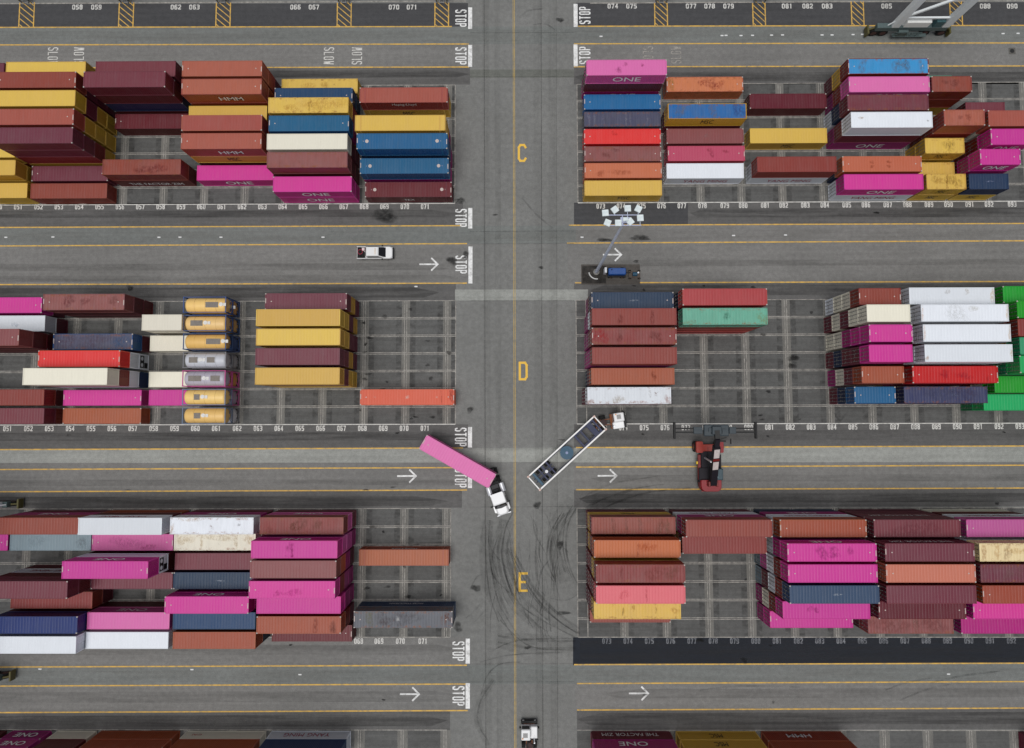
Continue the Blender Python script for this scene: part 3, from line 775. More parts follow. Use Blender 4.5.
STAINS = {  # stack (block, row, anchor px): patches on the topmost roof as (x, y, half length, half width, colour)
 ('C', 0, 666.6): [(.9,.1,.9,.75,(128,40,44)),(-.6,.2,.35,.5,(130,44,46)),(2.2,-.2,.6,.5,(140,50,48)),(2.9,.5,.25,.2,(120,44,46)),(-5.3,0,.4,.9,(150,130,60))],
 ('C', 0, 586.4): [(-1.2,-.4,.45,.35,(120,50,90)),(-.2,.5,.3,.25,(140,60,100)),(2.4,.4,.25,.2,(140,60,100))],
 ('C', 2, 667.8): [(-4.2,0,.7,.8,(130,120,110)),(.9,-.1,.55,.8,(140,120,100)),(4.9,.1,.8,.9,(70,70,120))],
 ('C', 0, 848): [(-3.9,0,.5,.9,(120,100,90)),(1.6,0,.8,.9,(120,106,96)),(2.8,.2,.4,.8,(110,100,96)),(5.0,0,.3,.9,(130,110,90))],
 ('C', 3, 584): [(-1.3,.5,.35,.3,(150,30,30))], ('C', 4, 667.8): [(.6,.5,.4,.3,(120,40,50)),(.9,-.2,.3,.3,(110,40,50)),(3.0,.3,.4,.25,(130,40,50))],
 ('C', 5, 584.5): [(-.5,-.3,1.2,.4,(150,84,60)),(-3.6,-.5,.6,.4,(150,80,60))], ('C', 4, 584.3): [(-1.2,.6,.5,.3,(110,60,60)),(-2.6,-.2,.5,.5,(122,70,66))],
 ('C', 5, 102.4): [(1.2,-.4,.9,.5,(112,50,54)),(2.8,-.2,.8,.6,(116,52,56)),(-.4,-.6,.8,.3,(118,60,58))],
 ('C', 2, 268.2): [(.2,-.1,.25,1.0,(150,112,60)),(2.4,.1,2.6,.8,(190,150,80)),(-2.6,-.4,1.0,.4,(186,142,70))],
 ('C', 0, 281.6): [(.8,.2,.5,.4,(170,130,60)),(-2,-.1,.9,.6,(190,150,76))], ('C', 6, 926.5): [(1.0,.1,1.0,.7,(120,84,44)),(-1.2,.2,.9,.5,(150,108,54)),(.1,0,.12,1.0,(140,100,50))],
 ('C', 4, 925): [(.7,0,.9,.6,(120,96,60))], ('C', 3, 944): [(-.6,0,.25,.35,(90,40,36)),(.6,.1,.4,.4,(90,44,40))], ('C', 1, 931.7): [(.4,.2,.7,.4,(110,56,52)),(-1,.3,.4,.3,(110,60,56))],
 ('C', 3, 851): [(-4.6,.3,.3,.2,(170,140,110)),(5.4,-.2,.12,.15,(90,80,76))], ('C', 5, 842.4): [(-1.6,.3,.3,.2,(140,72,50)),(-1.6,-.4,.3,.2,(140,72,50)),(1.0,.3,.3,.2,(140,72,50)),(1.0,-.4,.3,.2,(140,72,50))],
 ('D', 0, 43): [(-2.3,.2,.8,.7,(96,44,50)),(.1,.1,.5,.5,(100,48,52)),(4.4,.2,.5,.7,(120,74,70))], ('D', 2, 591.8): [(-4.9,0,.9,.9,(176,44,50)),(-2.1,-.3,.3,.6,(104,50,50)),(3.2,-.2,.7,.7,(112,54,50))],
 ('D', 1, 591.8): [(-2.0,-.4,.3,.7,(110,50,48)),(2.6,-.3,.3,.8,(112,50,48))], ('D', 4, 591.3): [(3.1,.1,.3,.6,(116,58,46))], ('D', 1, 767.6): [(0.2,.0,.42,.42,(44,74,62)),(5.4,-.3,.6,.7,(150,140,90)),(-5.2,-.9,.8,.25,(150,130,90))],
 ('D', 5, 587.5): [(-1.7,-.6,.7,.5,(168,150,124)),(1.6,-1.0,.9,.18,(160,90,60)),(5.6,-.6,.35,.6,(150,84,56)),(-5.7,-.9,.4,.3,(150,84,56)),(3.0,.3,.15,.5,(170,160,150))],
 ('D', 0, 909.2): [(-.6,.6,.3,.3,(170,160,150)),(2.2,.6,.3,.3,(176,160,140)),(5.8,0,.2,1.0,(206,160,100))], ('D', 1, 921): [(-1.2,-.1,1.3,1.0,(206,206,204)),(1.2,.6,.5,.4,(200,196,186)),(5.9,0,.12,1.0,(206,170,120)),(-5.9,0,.12,1.0,(200,150,110))],
 ('D', 2, 923): [(5.9,0,.12,1.0,(206,170,120)),(-5.9,0,.14,1.0,(206,160,120))], ('D', 3, 924.7): [(5.9,-.2,.14,.9,(206,180,130)),(-5.8,-.7,.2,.3,(190,150,120))], ('D', 4, 912.4): [(-1.5,0,.6,.5,(150,40,60)),(1.2,-.2,.9,.4,(150,50,66)),(4.6,-.6,.2,.3,(120,40,50))],
 ('D', 4, 22.7): [], ('D', 1, 45): [(-2,.2,.5,.3,(180,190,205)),(1.5,-.2,.4,.3,(176,186,200))],
 ('E', 0, 259.8): [(-.3,.2,.9,.8,(112,74,62)),(-1.2,-.2,.5,.4,(120,80,66)),(2.3,.1,.7,.5,(118,80,66)),(-4.6,-.5,.3,.4,(120,70,60))],
 ('E', 1, 251): [(-.6,.3,.5,.5,(130,40,96)),(-.3,-.6,.18,.6,(150,50,110)),(-.7,-.9,.4,.15,(140,46,100))], ('E', 3, 248.7): [(.2,-.4,.9,.4,(170,52,124)),(-2.0,-.5,.4,.4,(160,44,116))], ('E', 5, 256.5): [(2.4,-.2,.35,.9,(100,44,40)),(4.9,-.4,.5,.6,(84,60,58))],
 ('E', 0, 170): [(4.0,.2,.2,.2,(80,70,66)),(-3.0,.9,1.6,.2,(196,176,150)),(-5.8,-.4,.2,.6,(190,150,110))], ('E', 1, 174): [(-4.6,.3,1.0,.6,(196,172,130)),(.5,.6,2.2,.3,(190,170,136)),(3.2,0,.2,.9,(176,150,110)),(5.2,.3,.6,.6,(190,160,120)),(-2.0,-.2,.15,1.0,(186,160,120))],
 ('E', 1, 787.3): [(-1.4,.2,.7,.5,(120,34,96)),(.2,.3,.6,.4,(116,34,92)),(.3,-.4,.7,.3,(130,40,104)),(2.5,.2,.4,.4,(120,36,94)),(-1.2,-.6,.5,.3,(140,44,110))],
 ('E', 1, 979.5): [(-5.5,0,.3,.9,(150,96,40)),(-3.7,.1,.35,.8,(176,130,70)),(-2.3,0,.4,.9,(120,72,34)),(-.8,.2,1.2,.4,(196,160,100)),(1.4,0,.5,.8,(160,110,60)),(4,0,1.2,.8,(180,130,70))],
 ('E', 2, 980.4): [(-2.2,-.1,.5,.6,(140,104,104)),(-.8,0,.4,.8,(136,100,100))], ('E', 4, 593.8): [(-2.0,-.2,.12,.5,(110,80,40)),(-.6,.3,.2,.4,(150,110,60)),(2.6,.2,.12,.5,(120,84,40)),(5.3,-.1,.4,.4,(150,72,30))],
 ('E', 1, 594): [(0.1,-.2,.12,.9,(140,64,36)),(1.4,.2,.9,.6,(176,84,48))], ('E', 2, 596): [(-2.6,0,.2,1,(126,64,60)),(4.2,.2,.9,.7,(126,84,70)),(2.0,0,1.0,.8,(140,80,74))], ('E', 3, 596): [(.8,0,.15,1,(176,76,84)),(-2.2,0,.5,.5,(196,90,98))],
 ('E', 0, 591.5): [(-2.9,0,.25,1.05,(120,92,84)),(-1.0,0,.2,1.05,(124,96,88)),(1.0,0,.25,1.05,(150,112,104)),(3.9,0,.4,1.0,(120,84,70)),(4.9,0,.3,1.0,(130,100,84))],
 ('E', 5, 868): [(.7,0,.4,.9,(140,110,100)),(-3,0,2.4,.9,(126,78,76)),(3.2,0,1.6,.9,(124,74,74))], ('E', 5, 353.7): [(-5.0,0,.45,1.05,(126,122,86)),(6.1,0,.45,1.0,(138,84,54)),(-3.0,0,.9,.9,(92,80,80)),(.2,.1,1.6,.9,(96,92,94)),(-.8,.1,.28,.28,(230,228,226)),(6.7,.3,.4,.5,(110,64,44))],
 ('E', 4, 782.7): [(-2.2,.2,.4,.3,(130,40,100)),(-1.4,0,.3,.3,(136,44,104))], ('E', 0, 873.8): [(0,0,2.6,.9,(120,66,74))], ('E', 3, 789.6): [(.4,0,.55,.10,(200,206,212))], ('D', 0, 591.3): [(.2,0,.55,.10,(196,202,210))], ('C', 6, 969): [(.1,0,.5,.09,(150,160,190))], ('E', 3, 172.6): [(.9,0,.55,.09,(190,198,210))], ('D', 5, 904): [(1.2,0,.5,.2,(120,130,160)),(-.6,.1,1.6,.9,(84,86,110)),(3,.2,1.4,.8,(80,74,96))],
 ('D', 5, 454.3): [(0,0,.30,.26,(240,226,214)),(-5.0,0,.12,.12,(240,220,206)),(4.6,0,.12,.12,(240,220,206)),(5.3,0,.10,1.05,(120,50,40)),(6.9,.2,.35,.9,(110,44,38))],
 ('D', 2, 53): [(-4,0,1.2,.9,(98,78,92)),(0,.1,1.8,.9,(104,86,98)),(4.4,0,1.0,.9,(54,98,140))], ('C', 2, 584): [(-5.3,0,.2,1,(150,150,166)),(-4.4,0,.12,1,(140,140,156)),(-3.0,0,.15,.9,(130,130,150)),(.6,.1,.15,.9,(150,150,160)),(1.2,0,.1,.8,(140,140,156)),(4,0,.12,1,(140,140,156))],
 ('C', 3, 666.6): [(.2,0,.35,.3,(156,120,120))], ('E', 1, 14): [(4.6,-.2,.8,.6,(116,124,128)),(-2,.2,1.2,.6,(140,156,164))], ('E', 1, 87.7): [(2.4,-.7,1.2,.3,(140,60,100)),(-1,0,2,.6,(176,96,146))],
}
registry = []
prototypes = {}
pile = MB(); pile_mats = []
_stm = {}
def stain_patch(parent, x, y, a, b, H, c, k):
    if c not in _stm: _stm[c] = film(c, .55, (1.5, .8, 1.1), .40, .70, 'roof_stain', 2.4, True)
    me = patch(x, y, H-.010+.0009*k, a*1.5, b*1.4, x*3.1+y*2, 1.12); me.materials.append(_stm[c])
    o = bpy.data.objects.new('roof_stain', me); COL.objects.link(o); o.parent = parent
def into_pile(me, mats, mw):
    """add a mesh to the one object that holds the buried and barely showing containers"""
    idx = []
    for mt in mats:
        if mt not in pile_mats: pile_mats.append(mt)
        idx.append(pile_mats.index(mt))
    o = len(pile.v); pile.v += [tuple(mw @ v.co) for v in me.vertices]
    for pl in me.polygons:
        pile.f.append(tuple(o+i for i in pl.vertices)); pile.mi.append(idx[min(pl.material_index, len(idx)-1)])
def container(code, ft, x, y, z, label, doors, face, seen=True, rz=0.0, group=STACK_GROUP, rods=False, merge=False):
    """code: colour letter, h tall, * worn, ! big roof dots, @ refrigerated, /x other roof colour, :text writing on the side"""
    txt = None
    if ':' in code: code, txt = code.split(':')
    roofc = None
    if '/' in code: code, roofc = code.split('/')
    worn_roof = roofc and '*' in roofc
    roofc = roofc.rstrip('*') if roofc else None
    c = code[0]; hc = 'h' in code[1:]; worn = '*' in code; dots = '!' in code; reef = '@' in code
    M = container_meshes(ft, hc); H = 2.896 if hc else 2.591; Lh = LEN[ft]/2
    col = PAL[c][0]
    mat = paint(col, .75 if worn else .30, .42 if worn else .03, .48, name='container_paint')
    rmat = mat
    mat = paint(shaded_wall_paint(col), .5 if worn else .22, .30 if worn else .02, .5, name='container_paint')  # darker, stronger copy of the roof colour deepens the shade on walls
    if roofc: rmat = paint(PAL[roofc][0], .8 if worn_roof else .35, .45 if worn_roof else .05, .5, name='container_paint')
    flip = (doors == 'W')
    if merge:
        mw = Matrix.Translation((x, y, z)) @ Matrix.Rotation(rz+(PI if flip else 0), 4, 'Z')
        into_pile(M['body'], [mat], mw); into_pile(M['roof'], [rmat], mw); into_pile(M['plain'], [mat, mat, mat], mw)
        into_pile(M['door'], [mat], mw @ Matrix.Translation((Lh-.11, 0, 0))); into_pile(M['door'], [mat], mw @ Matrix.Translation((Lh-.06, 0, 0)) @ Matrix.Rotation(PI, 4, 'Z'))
        if rods:
            for yy in (.28, .82, -.28, -.82): into_pile(M['rod'], [m_rod], mw @ Matrix.Translation((Lh-.11, yy, 0)))
        return None, H
    root = empty('shipping_container', (x, y, z), rz+(PI if flip else 0))
    tag(root, label, 'container', group)
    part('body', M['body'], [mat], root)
    part('roof', M['roof'], [rmat], root)
    var = 'dotted' if dots else 'plain' if (c in NO_MARKS or R_.random() < .5) else 'marked'
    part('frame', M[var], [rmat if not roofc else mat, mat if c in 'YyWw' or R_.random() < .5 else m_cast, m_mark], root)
    if reef:
        part('cooling_unit', M['reefer'], [mat, m_black_unit], root, (Lh-.11, 0, 0))
    else:
        for s in (1, -1):
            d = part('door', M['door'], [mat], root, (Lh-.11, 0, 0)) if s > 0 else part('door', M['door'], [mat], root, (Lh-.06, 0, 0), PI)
            if rods:
                for yy in (.28, .82):
                    part('locking_bar', M['rod'], [m_rod], d, (0 if s > 0 else 0, yy, 0)) if s > 0 else part('locking_bar', M['rod'], [m_rod], d, (-.15, yy, 0))
    if txt:
        wd, hh, tc, dx, zz = TXT[txt]
        if ft == 20: wd *= .8; dx = 0
        if txt == 'ONE' and c == 'p': tc = (236,222,232)
        me = text_mesh(txt, wd, hh)
        south = (face == 'S')
        loc_y = -(CW/2+.006) if (south != flip) else (CW/2+.006)
        t = part('lettering', me, [plain(tc, .6, name='lettering_paint')], root, ((dx if (south != flip) else -dx)*(1 if loc_y < 0 else 1), loc_y, H*zz), 0 if loc_y < 0 else PI, PI/2)
    return root, H

KEEP = {(1,1),(2,0),(2,1),(3,0),(4,2),(5,3),(6,0),(6,1),(6,2),(6,3),(7,0),(7,1),(7,2),(7,3),(8,0),(8,1),(8,2),(8,3),(9,0),(10,0),(11,2),(12,0),(12,1),(12,2),(12,3),(13,0),(14,0),(14,1),(15,2),(16,1),(16,2),(17,1),(18,2),(19,0),(19,1),(19,2),(20,0),(21,0),(22,1),(23,2),(24,2),(25,2),(26,1),(26,2),(27,0),(27,1),(28,0),(28,1),(29,2),(30,1),(30,2),(31,0),(31,1),(32,0),(33,0),(33,1),(33,2),(34,0),(35,0),(36,0),(37,0),(38,0),(39,0),(40,0),(41,0),(41,1),(42,0),(43,0),(44,0),(45,0),(46,0),(47,0),(47,1),(48,0),(48,1),(48,2),(49,1),(49,2),(50,0),(50,1),(50,2),(51,0),(51,1),(51,2),(52,1),(53,0),(53,1),(55,1),(55,2),(56,1),(56,2),(57,0),(57,1),(58,0),(59,0),(59,1),(60,1),(61,2),(62,1),(62,2),(63,1),(63,2),(64,0),(64,1),(65,1),(66,0),(66,1),(67,1),(67,2),(67,3),(68,0),(68,1),(69,0),(69,1),(70,0),(70,1),(70,2),(71,0),(71,1),(72,0),(72,1),(72,2),(73,0),(73,1),(73,2),(73,3),(74,0),(75,0),(76,1),(77,0),(78,0),(79,0),(80,2),(81,2),(81,3),(82,2),(82,3),(83,2),(83,3),(84,0),(84,1),(84,2),(84,3),(85,0),(86,2),(87,2),(87,3),(88,2),(88,3),(89,1),(89,2),(89,3),(90,2),(91,2),(92,3),(93,0),(93,1),(93,2),(93,3),(94,0),(94,1),(94,2),(94,3),(95,0),(95,1),(95,2),(95,3),(95,4),(96,0),(96,1),(96,2),(96,3),(96,4),(97,0),(97,1),(97,2),(97,3),(97,4),(98,0),(98,1),(98,2),(98,3),(99,0),(99,1),(99,2),(100,3),(101,4),(102,4),(103,3),(103,4),(104,3),(105,2),(106,3),(107,4),(108,4),(109,4),(110,3),(110,4),(111,2),(112,1),(113,0),(113,1),(113,2),(114,1),(115,0),(115,1),(115,2),(115,3),(116,0),(116,1),(117,1),(117,2),(118,2),(119,1),(120,0),(120,1),(120,2),(121,1),(122,1),(122,2),(122,3),(123,1),(124,0),(124,1),(125,1),(126,0),(126,1),(126,2),(127,1),(128,1),(129,1),(130,1),(130,2),(131,1),(132,1),(133,0),(133,1),(133,2),(134,2),(134,3),(135,3),(136,3),(137,2),(138,2),(139,0),(140,0),(141,0),(141,1),(142,0),(142,1),(142,2),(143,2),(143,3),(144,3),(144,4),(145,4),(146,3),(147,0),(148,0),(148,1),(148,2),(148,3),(149,2),(150,0),(150,1),(150,2),(150,3),(151,3),(151,4),(152,2),(152,3),(152,4),(153,0),(153,1),(153,2),(153,3),(153,4),(154,1),(154,2),(154,3),(155,0),(155,1),(156,0),(156,1),(156,2),(156,3),(157,3),(157,4),(158,4),(159,4),(160,3),(161,2),(162,0),(162,1),(162,2),(162,3),(163,3),(163,4),(164,4),(165,4),(166,3),(167,2),(169,0),(169,1),(170,0),(170,1),(171,0),(171,1),(172,0),(172,1),(173,0),(173,1),(174,0),(174,1),(175,0),(175,1),(176,0),(176,1)}  #KEEPSET
STACKS = '''
C 0 R 4.3 40 .,.,M
C 4 R 15.5 40 .,Y
C 5 R 15.4 40 Y,Y
C 6 R 27.2 40 Yh
C 0 L 5.8 40 .,.,Yh
C 1 R 75.9 40 .,.,.,B
C 2 R 75.3 40 Y,Y,M,Y
C 3 R 73.8 40 Y,Y,Y,b
C 4 R 72.7 40 Y,B,M,M
C 5 R 108 40 M
C 6 R 107 40 B
C 0 R 175.5 40 .,.,Mh
C 1 R 165.3 40 m,N,m,M
C 2 L 115 40 m
C 5 L 102.4 40 m:THE FACTOR ZIM,B*
C 0 R 262.1 40 .,b,bh
C 1 R 261.6 40 .,o,bh:HMM
C 2 L 188.8 40 .,Y
C 3 R 262 40 .,.,bh
C 4 R 261.6 40 m,Y:MSC,bh:HMM
C 5 L 196.9 40 P:ONE
C 0 L 281.6 40 Y*
C 1 L 274.5 40 .,d
C 2 L 268.2 40 .,.,Y*
C 3 L 268.7 40 .,.,U
C 4 L 266.8 40 .,.,w
C 5 L 266.8 40 m,m,H*
C 6 L 272.9 40 P:ONE,P:ONE
C 1 L 359.6 45 Y:MSC,b:Hapag-Lloyd
C 3 L 354.9 45 .,.,Y
C 4 L 356.6 45 V,d,U!
C 5 L 360 45 V,U!
C 6 L 365 45 m!:TEX
C 0 L 586.4 40 V:ONE,m,p:ONE
C 1 L 584 40 v
C 2 L 584 40 n*
C 3 L 584 40 R
C 4 L 584.3 40 H*
C 5 L 584.5 40 Oh
C 6 L 584.5 40 Yh:MSC
C 0 L 666.6 40 O*
C 2 L 667.8 40 M,Y/v*:MSC
C 3 L 666.6 40 H
C 4 L 667.8 40 K
C 5 L 666.6 40 W:YANG MING
C 1 L 749.7 40 m
C 3 L 750 40 Y:MSC
C 5 L 757.2 40 W:YANG MING,B
C 0 L 848 40 M,Y,B/u*
C 1 L 848.8 40 V,B,p:ONE
C 2 L 847.5 40 W,N,M*
C 3 L 851 40 V:ONE,M,Wh
C 5 L 842.4 40 .,O
C 6 L 843.9 40 W:YANG MING,P:ONE
C 0 R 952 20 t
C 1 L 931.7 20 y,B,B*
C 3 L 944 20 Bh,Bh,b*h
C 4 L 925 20 Y:MSC,Y*:MSC
C 5 R 954.6 20 Y*
C 6 L 926.5 20 Y:MSC,Y*:MSC
C 2 R 1005 20 .,M
C 3 L 988.3 20 .,.h,bh
C 4 L 990.7 20 B,Bh,Ph:ONE
C 5 L 980 20 B,V,P:ONE
C 6 L 969 20 Y:MSC,N
D 0 R 42 40 .,P
D 1 R 45 40 M,W
D 2 R 19 40 m,m,mh,Hh
D 5 R 44 40 m,B
D 6 R 44 40 B,M
D 0 L 43 40 m,m,H*
D 2 L 53 40 M,U/n*
D 3 L 38 40 W@,W,R
D 4 L 22.7 40 d,W,B,wh
D 5 L 63.3 40 P
D 6 L 62.8 40 o
D 1 L 141.8 20 wh,wh
D 2 L 150 20 w
D 4 L 148.8 20 w
D 5 L 148.8 20 P
D 0 L 265 40 M,Y,M
D 1 L 256 40 Y,M,Y,Y
D 2 L 256 40 M,M,Y,Y
D 3 L 255.3 40 M,Y,M,M
D 4 L 255 40 Y,Y,M,Y
D 5 R 454.3 48 e
D 0 L 591.3 40 V,M,N
D 1 L 591.8 40 V,V,W,B
D 2 L 591.8 40 V,V,M,B*
D 3 L 592 40 V,V,V,B
D 4 L 591.3 40 N,M,oh
D 5 L 587.5 40 M,Mh,W*h
D 0 R 767.2 40 .,.,.,F
D 1 R 767.6 40 F,F,B,t*
D 0 L 858.8 20 W,w,w,B
D 1 L 866.8 20 M,w,M,w,w
D 2 L 869 20 w,w,V,P,P
D 3 L 869 20 M,N,M,M,P
D 4 L 861.6 20 V,w,M,o
D 5 L 854.3 20 M,N,U
D 0 L 909.2 40 .,.,.,Wh
D 1 L 921 40 .,.,.,.,W
D 2 L 923 40 .,.,.,.,W
D 3 L 924.7 40 .,.,.,W,W
D 4 L 912.4 40 .,.,m,r
D 5 L 904 40 .,N,l*
D -0.08 L 1002.9 40 .,.,.,G
D 0.83 L 1017 40 .,.,.,G,G
D 1.74 L 1017.9 40 .,.,.,.,B
D 2.65 L 1019.7 40 .,.,.,.,j
D 3.56 L 1019.7 40 .,.,.,j,g
D 4.46 L 994.4 40 .,.,G
D 5.37 L 983.5 40 j,g
E 0 L -3 40 M,V:ONE,B
E 1 L 14 40 .,S
E 3 R 67.4 40 M,W:YANG MING,m,M
E 4 R 92.3 40 M,B
E 5 R 79.8 40 .,m,k
E 6 R 78.8 40 .,.,W
E 1 R 7.9 40 .,P
E 0 L 76.7 40 o,m,Wh:YANG MING
E 1 L 87.7 40 .,q
E 2 L 61.8 40 m,m,W@,Ph:ONE
E 3 L 86 40 .,M
E 5 L 84.6 40 mh,ph:ONE
E 6 L 83 40 .h,Wh
E 0 L 170 40 M,V:ONE,W*
E 1 L 174 40 .,w*
E 2 L 174.9 40 .,M
E 3 L 172.6 40 .,N
E 4 L 164.5 40 .,V,P:ONE
E 5 L 172.8 40 .h,dh
E 6 L 172.8 40 .h,oh
E 0 L 259.8 40 M,p:ONE,B*
E 1 L 251 40 V,p,p,Ph:ONE
E 2 L 250 40 M,V,O,H
E 3 L 248.7 40 V,V,B,P
E 4 L 256.5 40 V,V,P
E 5 L 256.5 40 M,B,o
E 6 R 352 40 m
E 2 L 358.9 45 o:Hapag-Lloyd
E 5 L 353.7 48 d:PACER STACKTRAIN,X*
E 0 L 591.5 40 M,Y:MSC,B*
E 1 L 594 40 M,Y,B,a
E 2 L 596 40 M,B,M,Y,B*
E 3 L 596 40 M,B,M,B,s
E 4 L 593.8 40 M,M,B,Y*
E 5 L 590 40 B
E 0 L 685.8 40 M,W:YANG MING,V:ONE,B
E 1 L 682.3 40 .,.,B
E 0 L 779.9 40 N,V:ONE,W:YANG MING,o
E 1 L 787.3 40 S,w,W,V,P:ONE
E 2 L 788 40 S,p,W,B,P
E 3 L 789.6 40 S,M,W,B,x
E 4 L 782.7 40 V,w,B,P
E 5 L 770 40 V,P
E 0 L 873.8 40 M,M,M:THE FACTOR ZIM,M
E 1 L 885 40 .,.,.,M,M:THE FACTOR ZIM
E 2 L 886 40 .,.,.,M,T
E 3 L 886.5 40 .,.,.,m,M
E 4 L 878.5 40 .,.,.,m
E 5 L 868 40 .,M,H*
E 0 L 966.4 40 w,m,W:YANG MING,q
E 1 L 979.5 40 .,.,.,W,c*
E 2 L 980.4 40 .,.,.,.,M*
E 3 L 982.6 40 .,.,.,.,o
E 4 L 973 40 .,.,.,P
E 5 L 961 40 .,.,V
F 0 G -32 20 m,M
F 0 G 13 20 V:ONE,V:ONE,P
F 0 G 58 20 w,mh,M
F 0 G 101.5 40 o,o,o
F 0 G 187.5 40 w:CAI,oh,B
F 0 G 272 40 W:YANG MING,dh,d
F 0 G 590.5 40 M:THE FACTOR ZIM,V:ONE,P
F 0 G 675.5 40 Y:MSC,Y:MSC,m
F 0 G 760.8 40 oh:HMM,oh
F 0 G 1018 40 M,M
'''
HID = 'MBYobMNVwB'
H_OF = lambda t: 2.896 if 'h' in t.split(':')[0].split('/')[0][1:] else 2.591
fcount = {'L': 0, 'R': 0}
footprints = []
stack_list = []; stack_px = []
for ln in STACKS.strip().splitlines():
    bl, row, anc, u, ft, tiers = ln.split(None, 5)
    row, u, ft = float(row), float(u), int(ft)
    toks = tiers.split(',')
    H = sum(H_OF(t) for t in toks)
    y = (BASE[bl] if bl != 'F' else YF-7*ROWP)+(7-row-.5)*ROWP
    if bl == 'F': y = YF-CW/2-.12
    hl = LEN[ft]/2
    if anc == 'L': x = x_at(u, y, H)+hl
    elif anc == 'R': x = x_at(u, y, H)-hl
    else: x = G(u, 733).x+hl
    half = 'L' if x < 4 else 'R'
    stack_list.append([bl, row, half, x, y, ft, toks, H]); stack_px.append(u)
# keep neighbours in a row from cutting into each other
for bl in 'CDEF':
    for s in stack_list:
        if s[0] != bl: continue
        for t in stack_list:
            if t is s or t[0] != bl or abs(t[4]-s[4]) > 2.3 or t[3] < s[3]: continue
            gap = (t[3]-LEN[t[5]]/2)-(s[3]+LEN[s[5]]/2)
            if gap < .12:
                zb = sum(H_OF(k) for k in s[6]), sum(H_OF(k) for k in t[6])
                print('OVERLAP', bl, s[1], t[1], round(s[3],2), round(t[3],2), round(gap,2))
                d = (.12-gap)/2
                if zb[0] > zb[1]+5: t[3] += 2*d
                elif zb[1] > zb[0]+5: s[3] -= 2*d
                else: s[3] -= d; t[3] += d
def bay_words(x, ft, half):
    X0 = XL if half == 'L' else XR
    n0 = round(72+(x-LEN[ft]/2-X0)/PITCH+.35); k = {20: 1, 40: 3, 45: 3, 48: 3}[ft]
    return '%03d to %03d' % (n0, n0+k)
LOOK = {}
counts = {}
for si, (bl, row, half, x, y, ft, toks, H) in enumerate(stack_list):
    z = 0.012; n = len(toks)
    face = 'S' if bl in 'CD' else 'N'
    fcount[half] += bl == 'F'
    for k, t in enumerate(toks):
        seen = t[0] != '.'
        code = t if seen else HID[(si*3+k*5) % len(HID)]+t[1:]
        code0 = code.split(':')[0].split('/')[0]
        words = PAL[code0[0]][1] if seen else ''
        if seen:
            if '/' in code: words = {'Y/v*': 'blue-roofed yellow', 'B/u*': 'sky-blue topped', 'U/n*': 'grey-roofed blue'}[code.split(':')[0]]
            elif '*' in code: words = 'worn '+words
            if ft == 20: words = 'short '+words
            elif ft in (45, 48): words = 'extended '+words
        kind = 'container' if seen else 'hidden container'
        tier = 'standing alone' if n == 1 else 'topmost' if k == n-1 else 'lowest' if k == 0 else {1: 'second up', 2: 'third up', 3: 'fourth up'}[k]
        if bl == 'F':
            side = 'left' if half == 'L' else 'right'
            nth = ['first', 'second', 'third', 'fourth', 'fifth', 'sixth', 'seventh'][fcount[half]-1]
            lab = f'{words} {kind}, {tier} in the {nth} stack along the lowest lane, {side} half'
        elif bl == 'E' and half == 'L' and x < num_x(67.2, 'L'):
            lab = f'{words} {kind}, {tier}, block E row {int(row)+1} from top, below numbers {bay_words(x, ft, half)}'
        else:
            r = 7-int(round(row))
            lab = f'{words} {kind}, {tier}, block {bl} row {r} above painted numbers {bay_words(x, ft, half)}'
        lab = lab.strip()
        counts[lab] = counts.get(lab, 0)+1
        doors = 'W' if half == 'R' else ('E' if R_.random() < .55 or '@' in code else 'W')
        rods = half == 'R' and bl in 'CDE' and x > 10
        if (si, k) not in KEEP and KEEP: counts.pop(lab, None) if counts[lab] == 1 else counts.update({lab: counts[lab]-1})
        _o, h = container(code, ft, x, y, z, lab, doors, face, seen, rods=rods, merge=(si, k) not in KEEP and bool(KEEP))
        if _o and k == n-1:
            for i, (sx_, sy_, a_, b_, c_2) in enumerate(STAINS.get((bl, int(row), stack_px[si]), ())):
                s_ = -1 if doors == 'W' else 1
                stain_patch(_o, sx_*s_, sy_*s_, a_, b_, h, c_2, i)
        z += h+.004
for lb, c in counts.items():
    if c > 1: print('DUPLABEL', c, lb)

if pile.f:
    po = pile.build('stacked_containers', pile_mats); po['kind'] = 'stuff'
    po['label'] = 'buried and barely showing containers inside the stacks of all blocks'; po['category'] = 'containers'
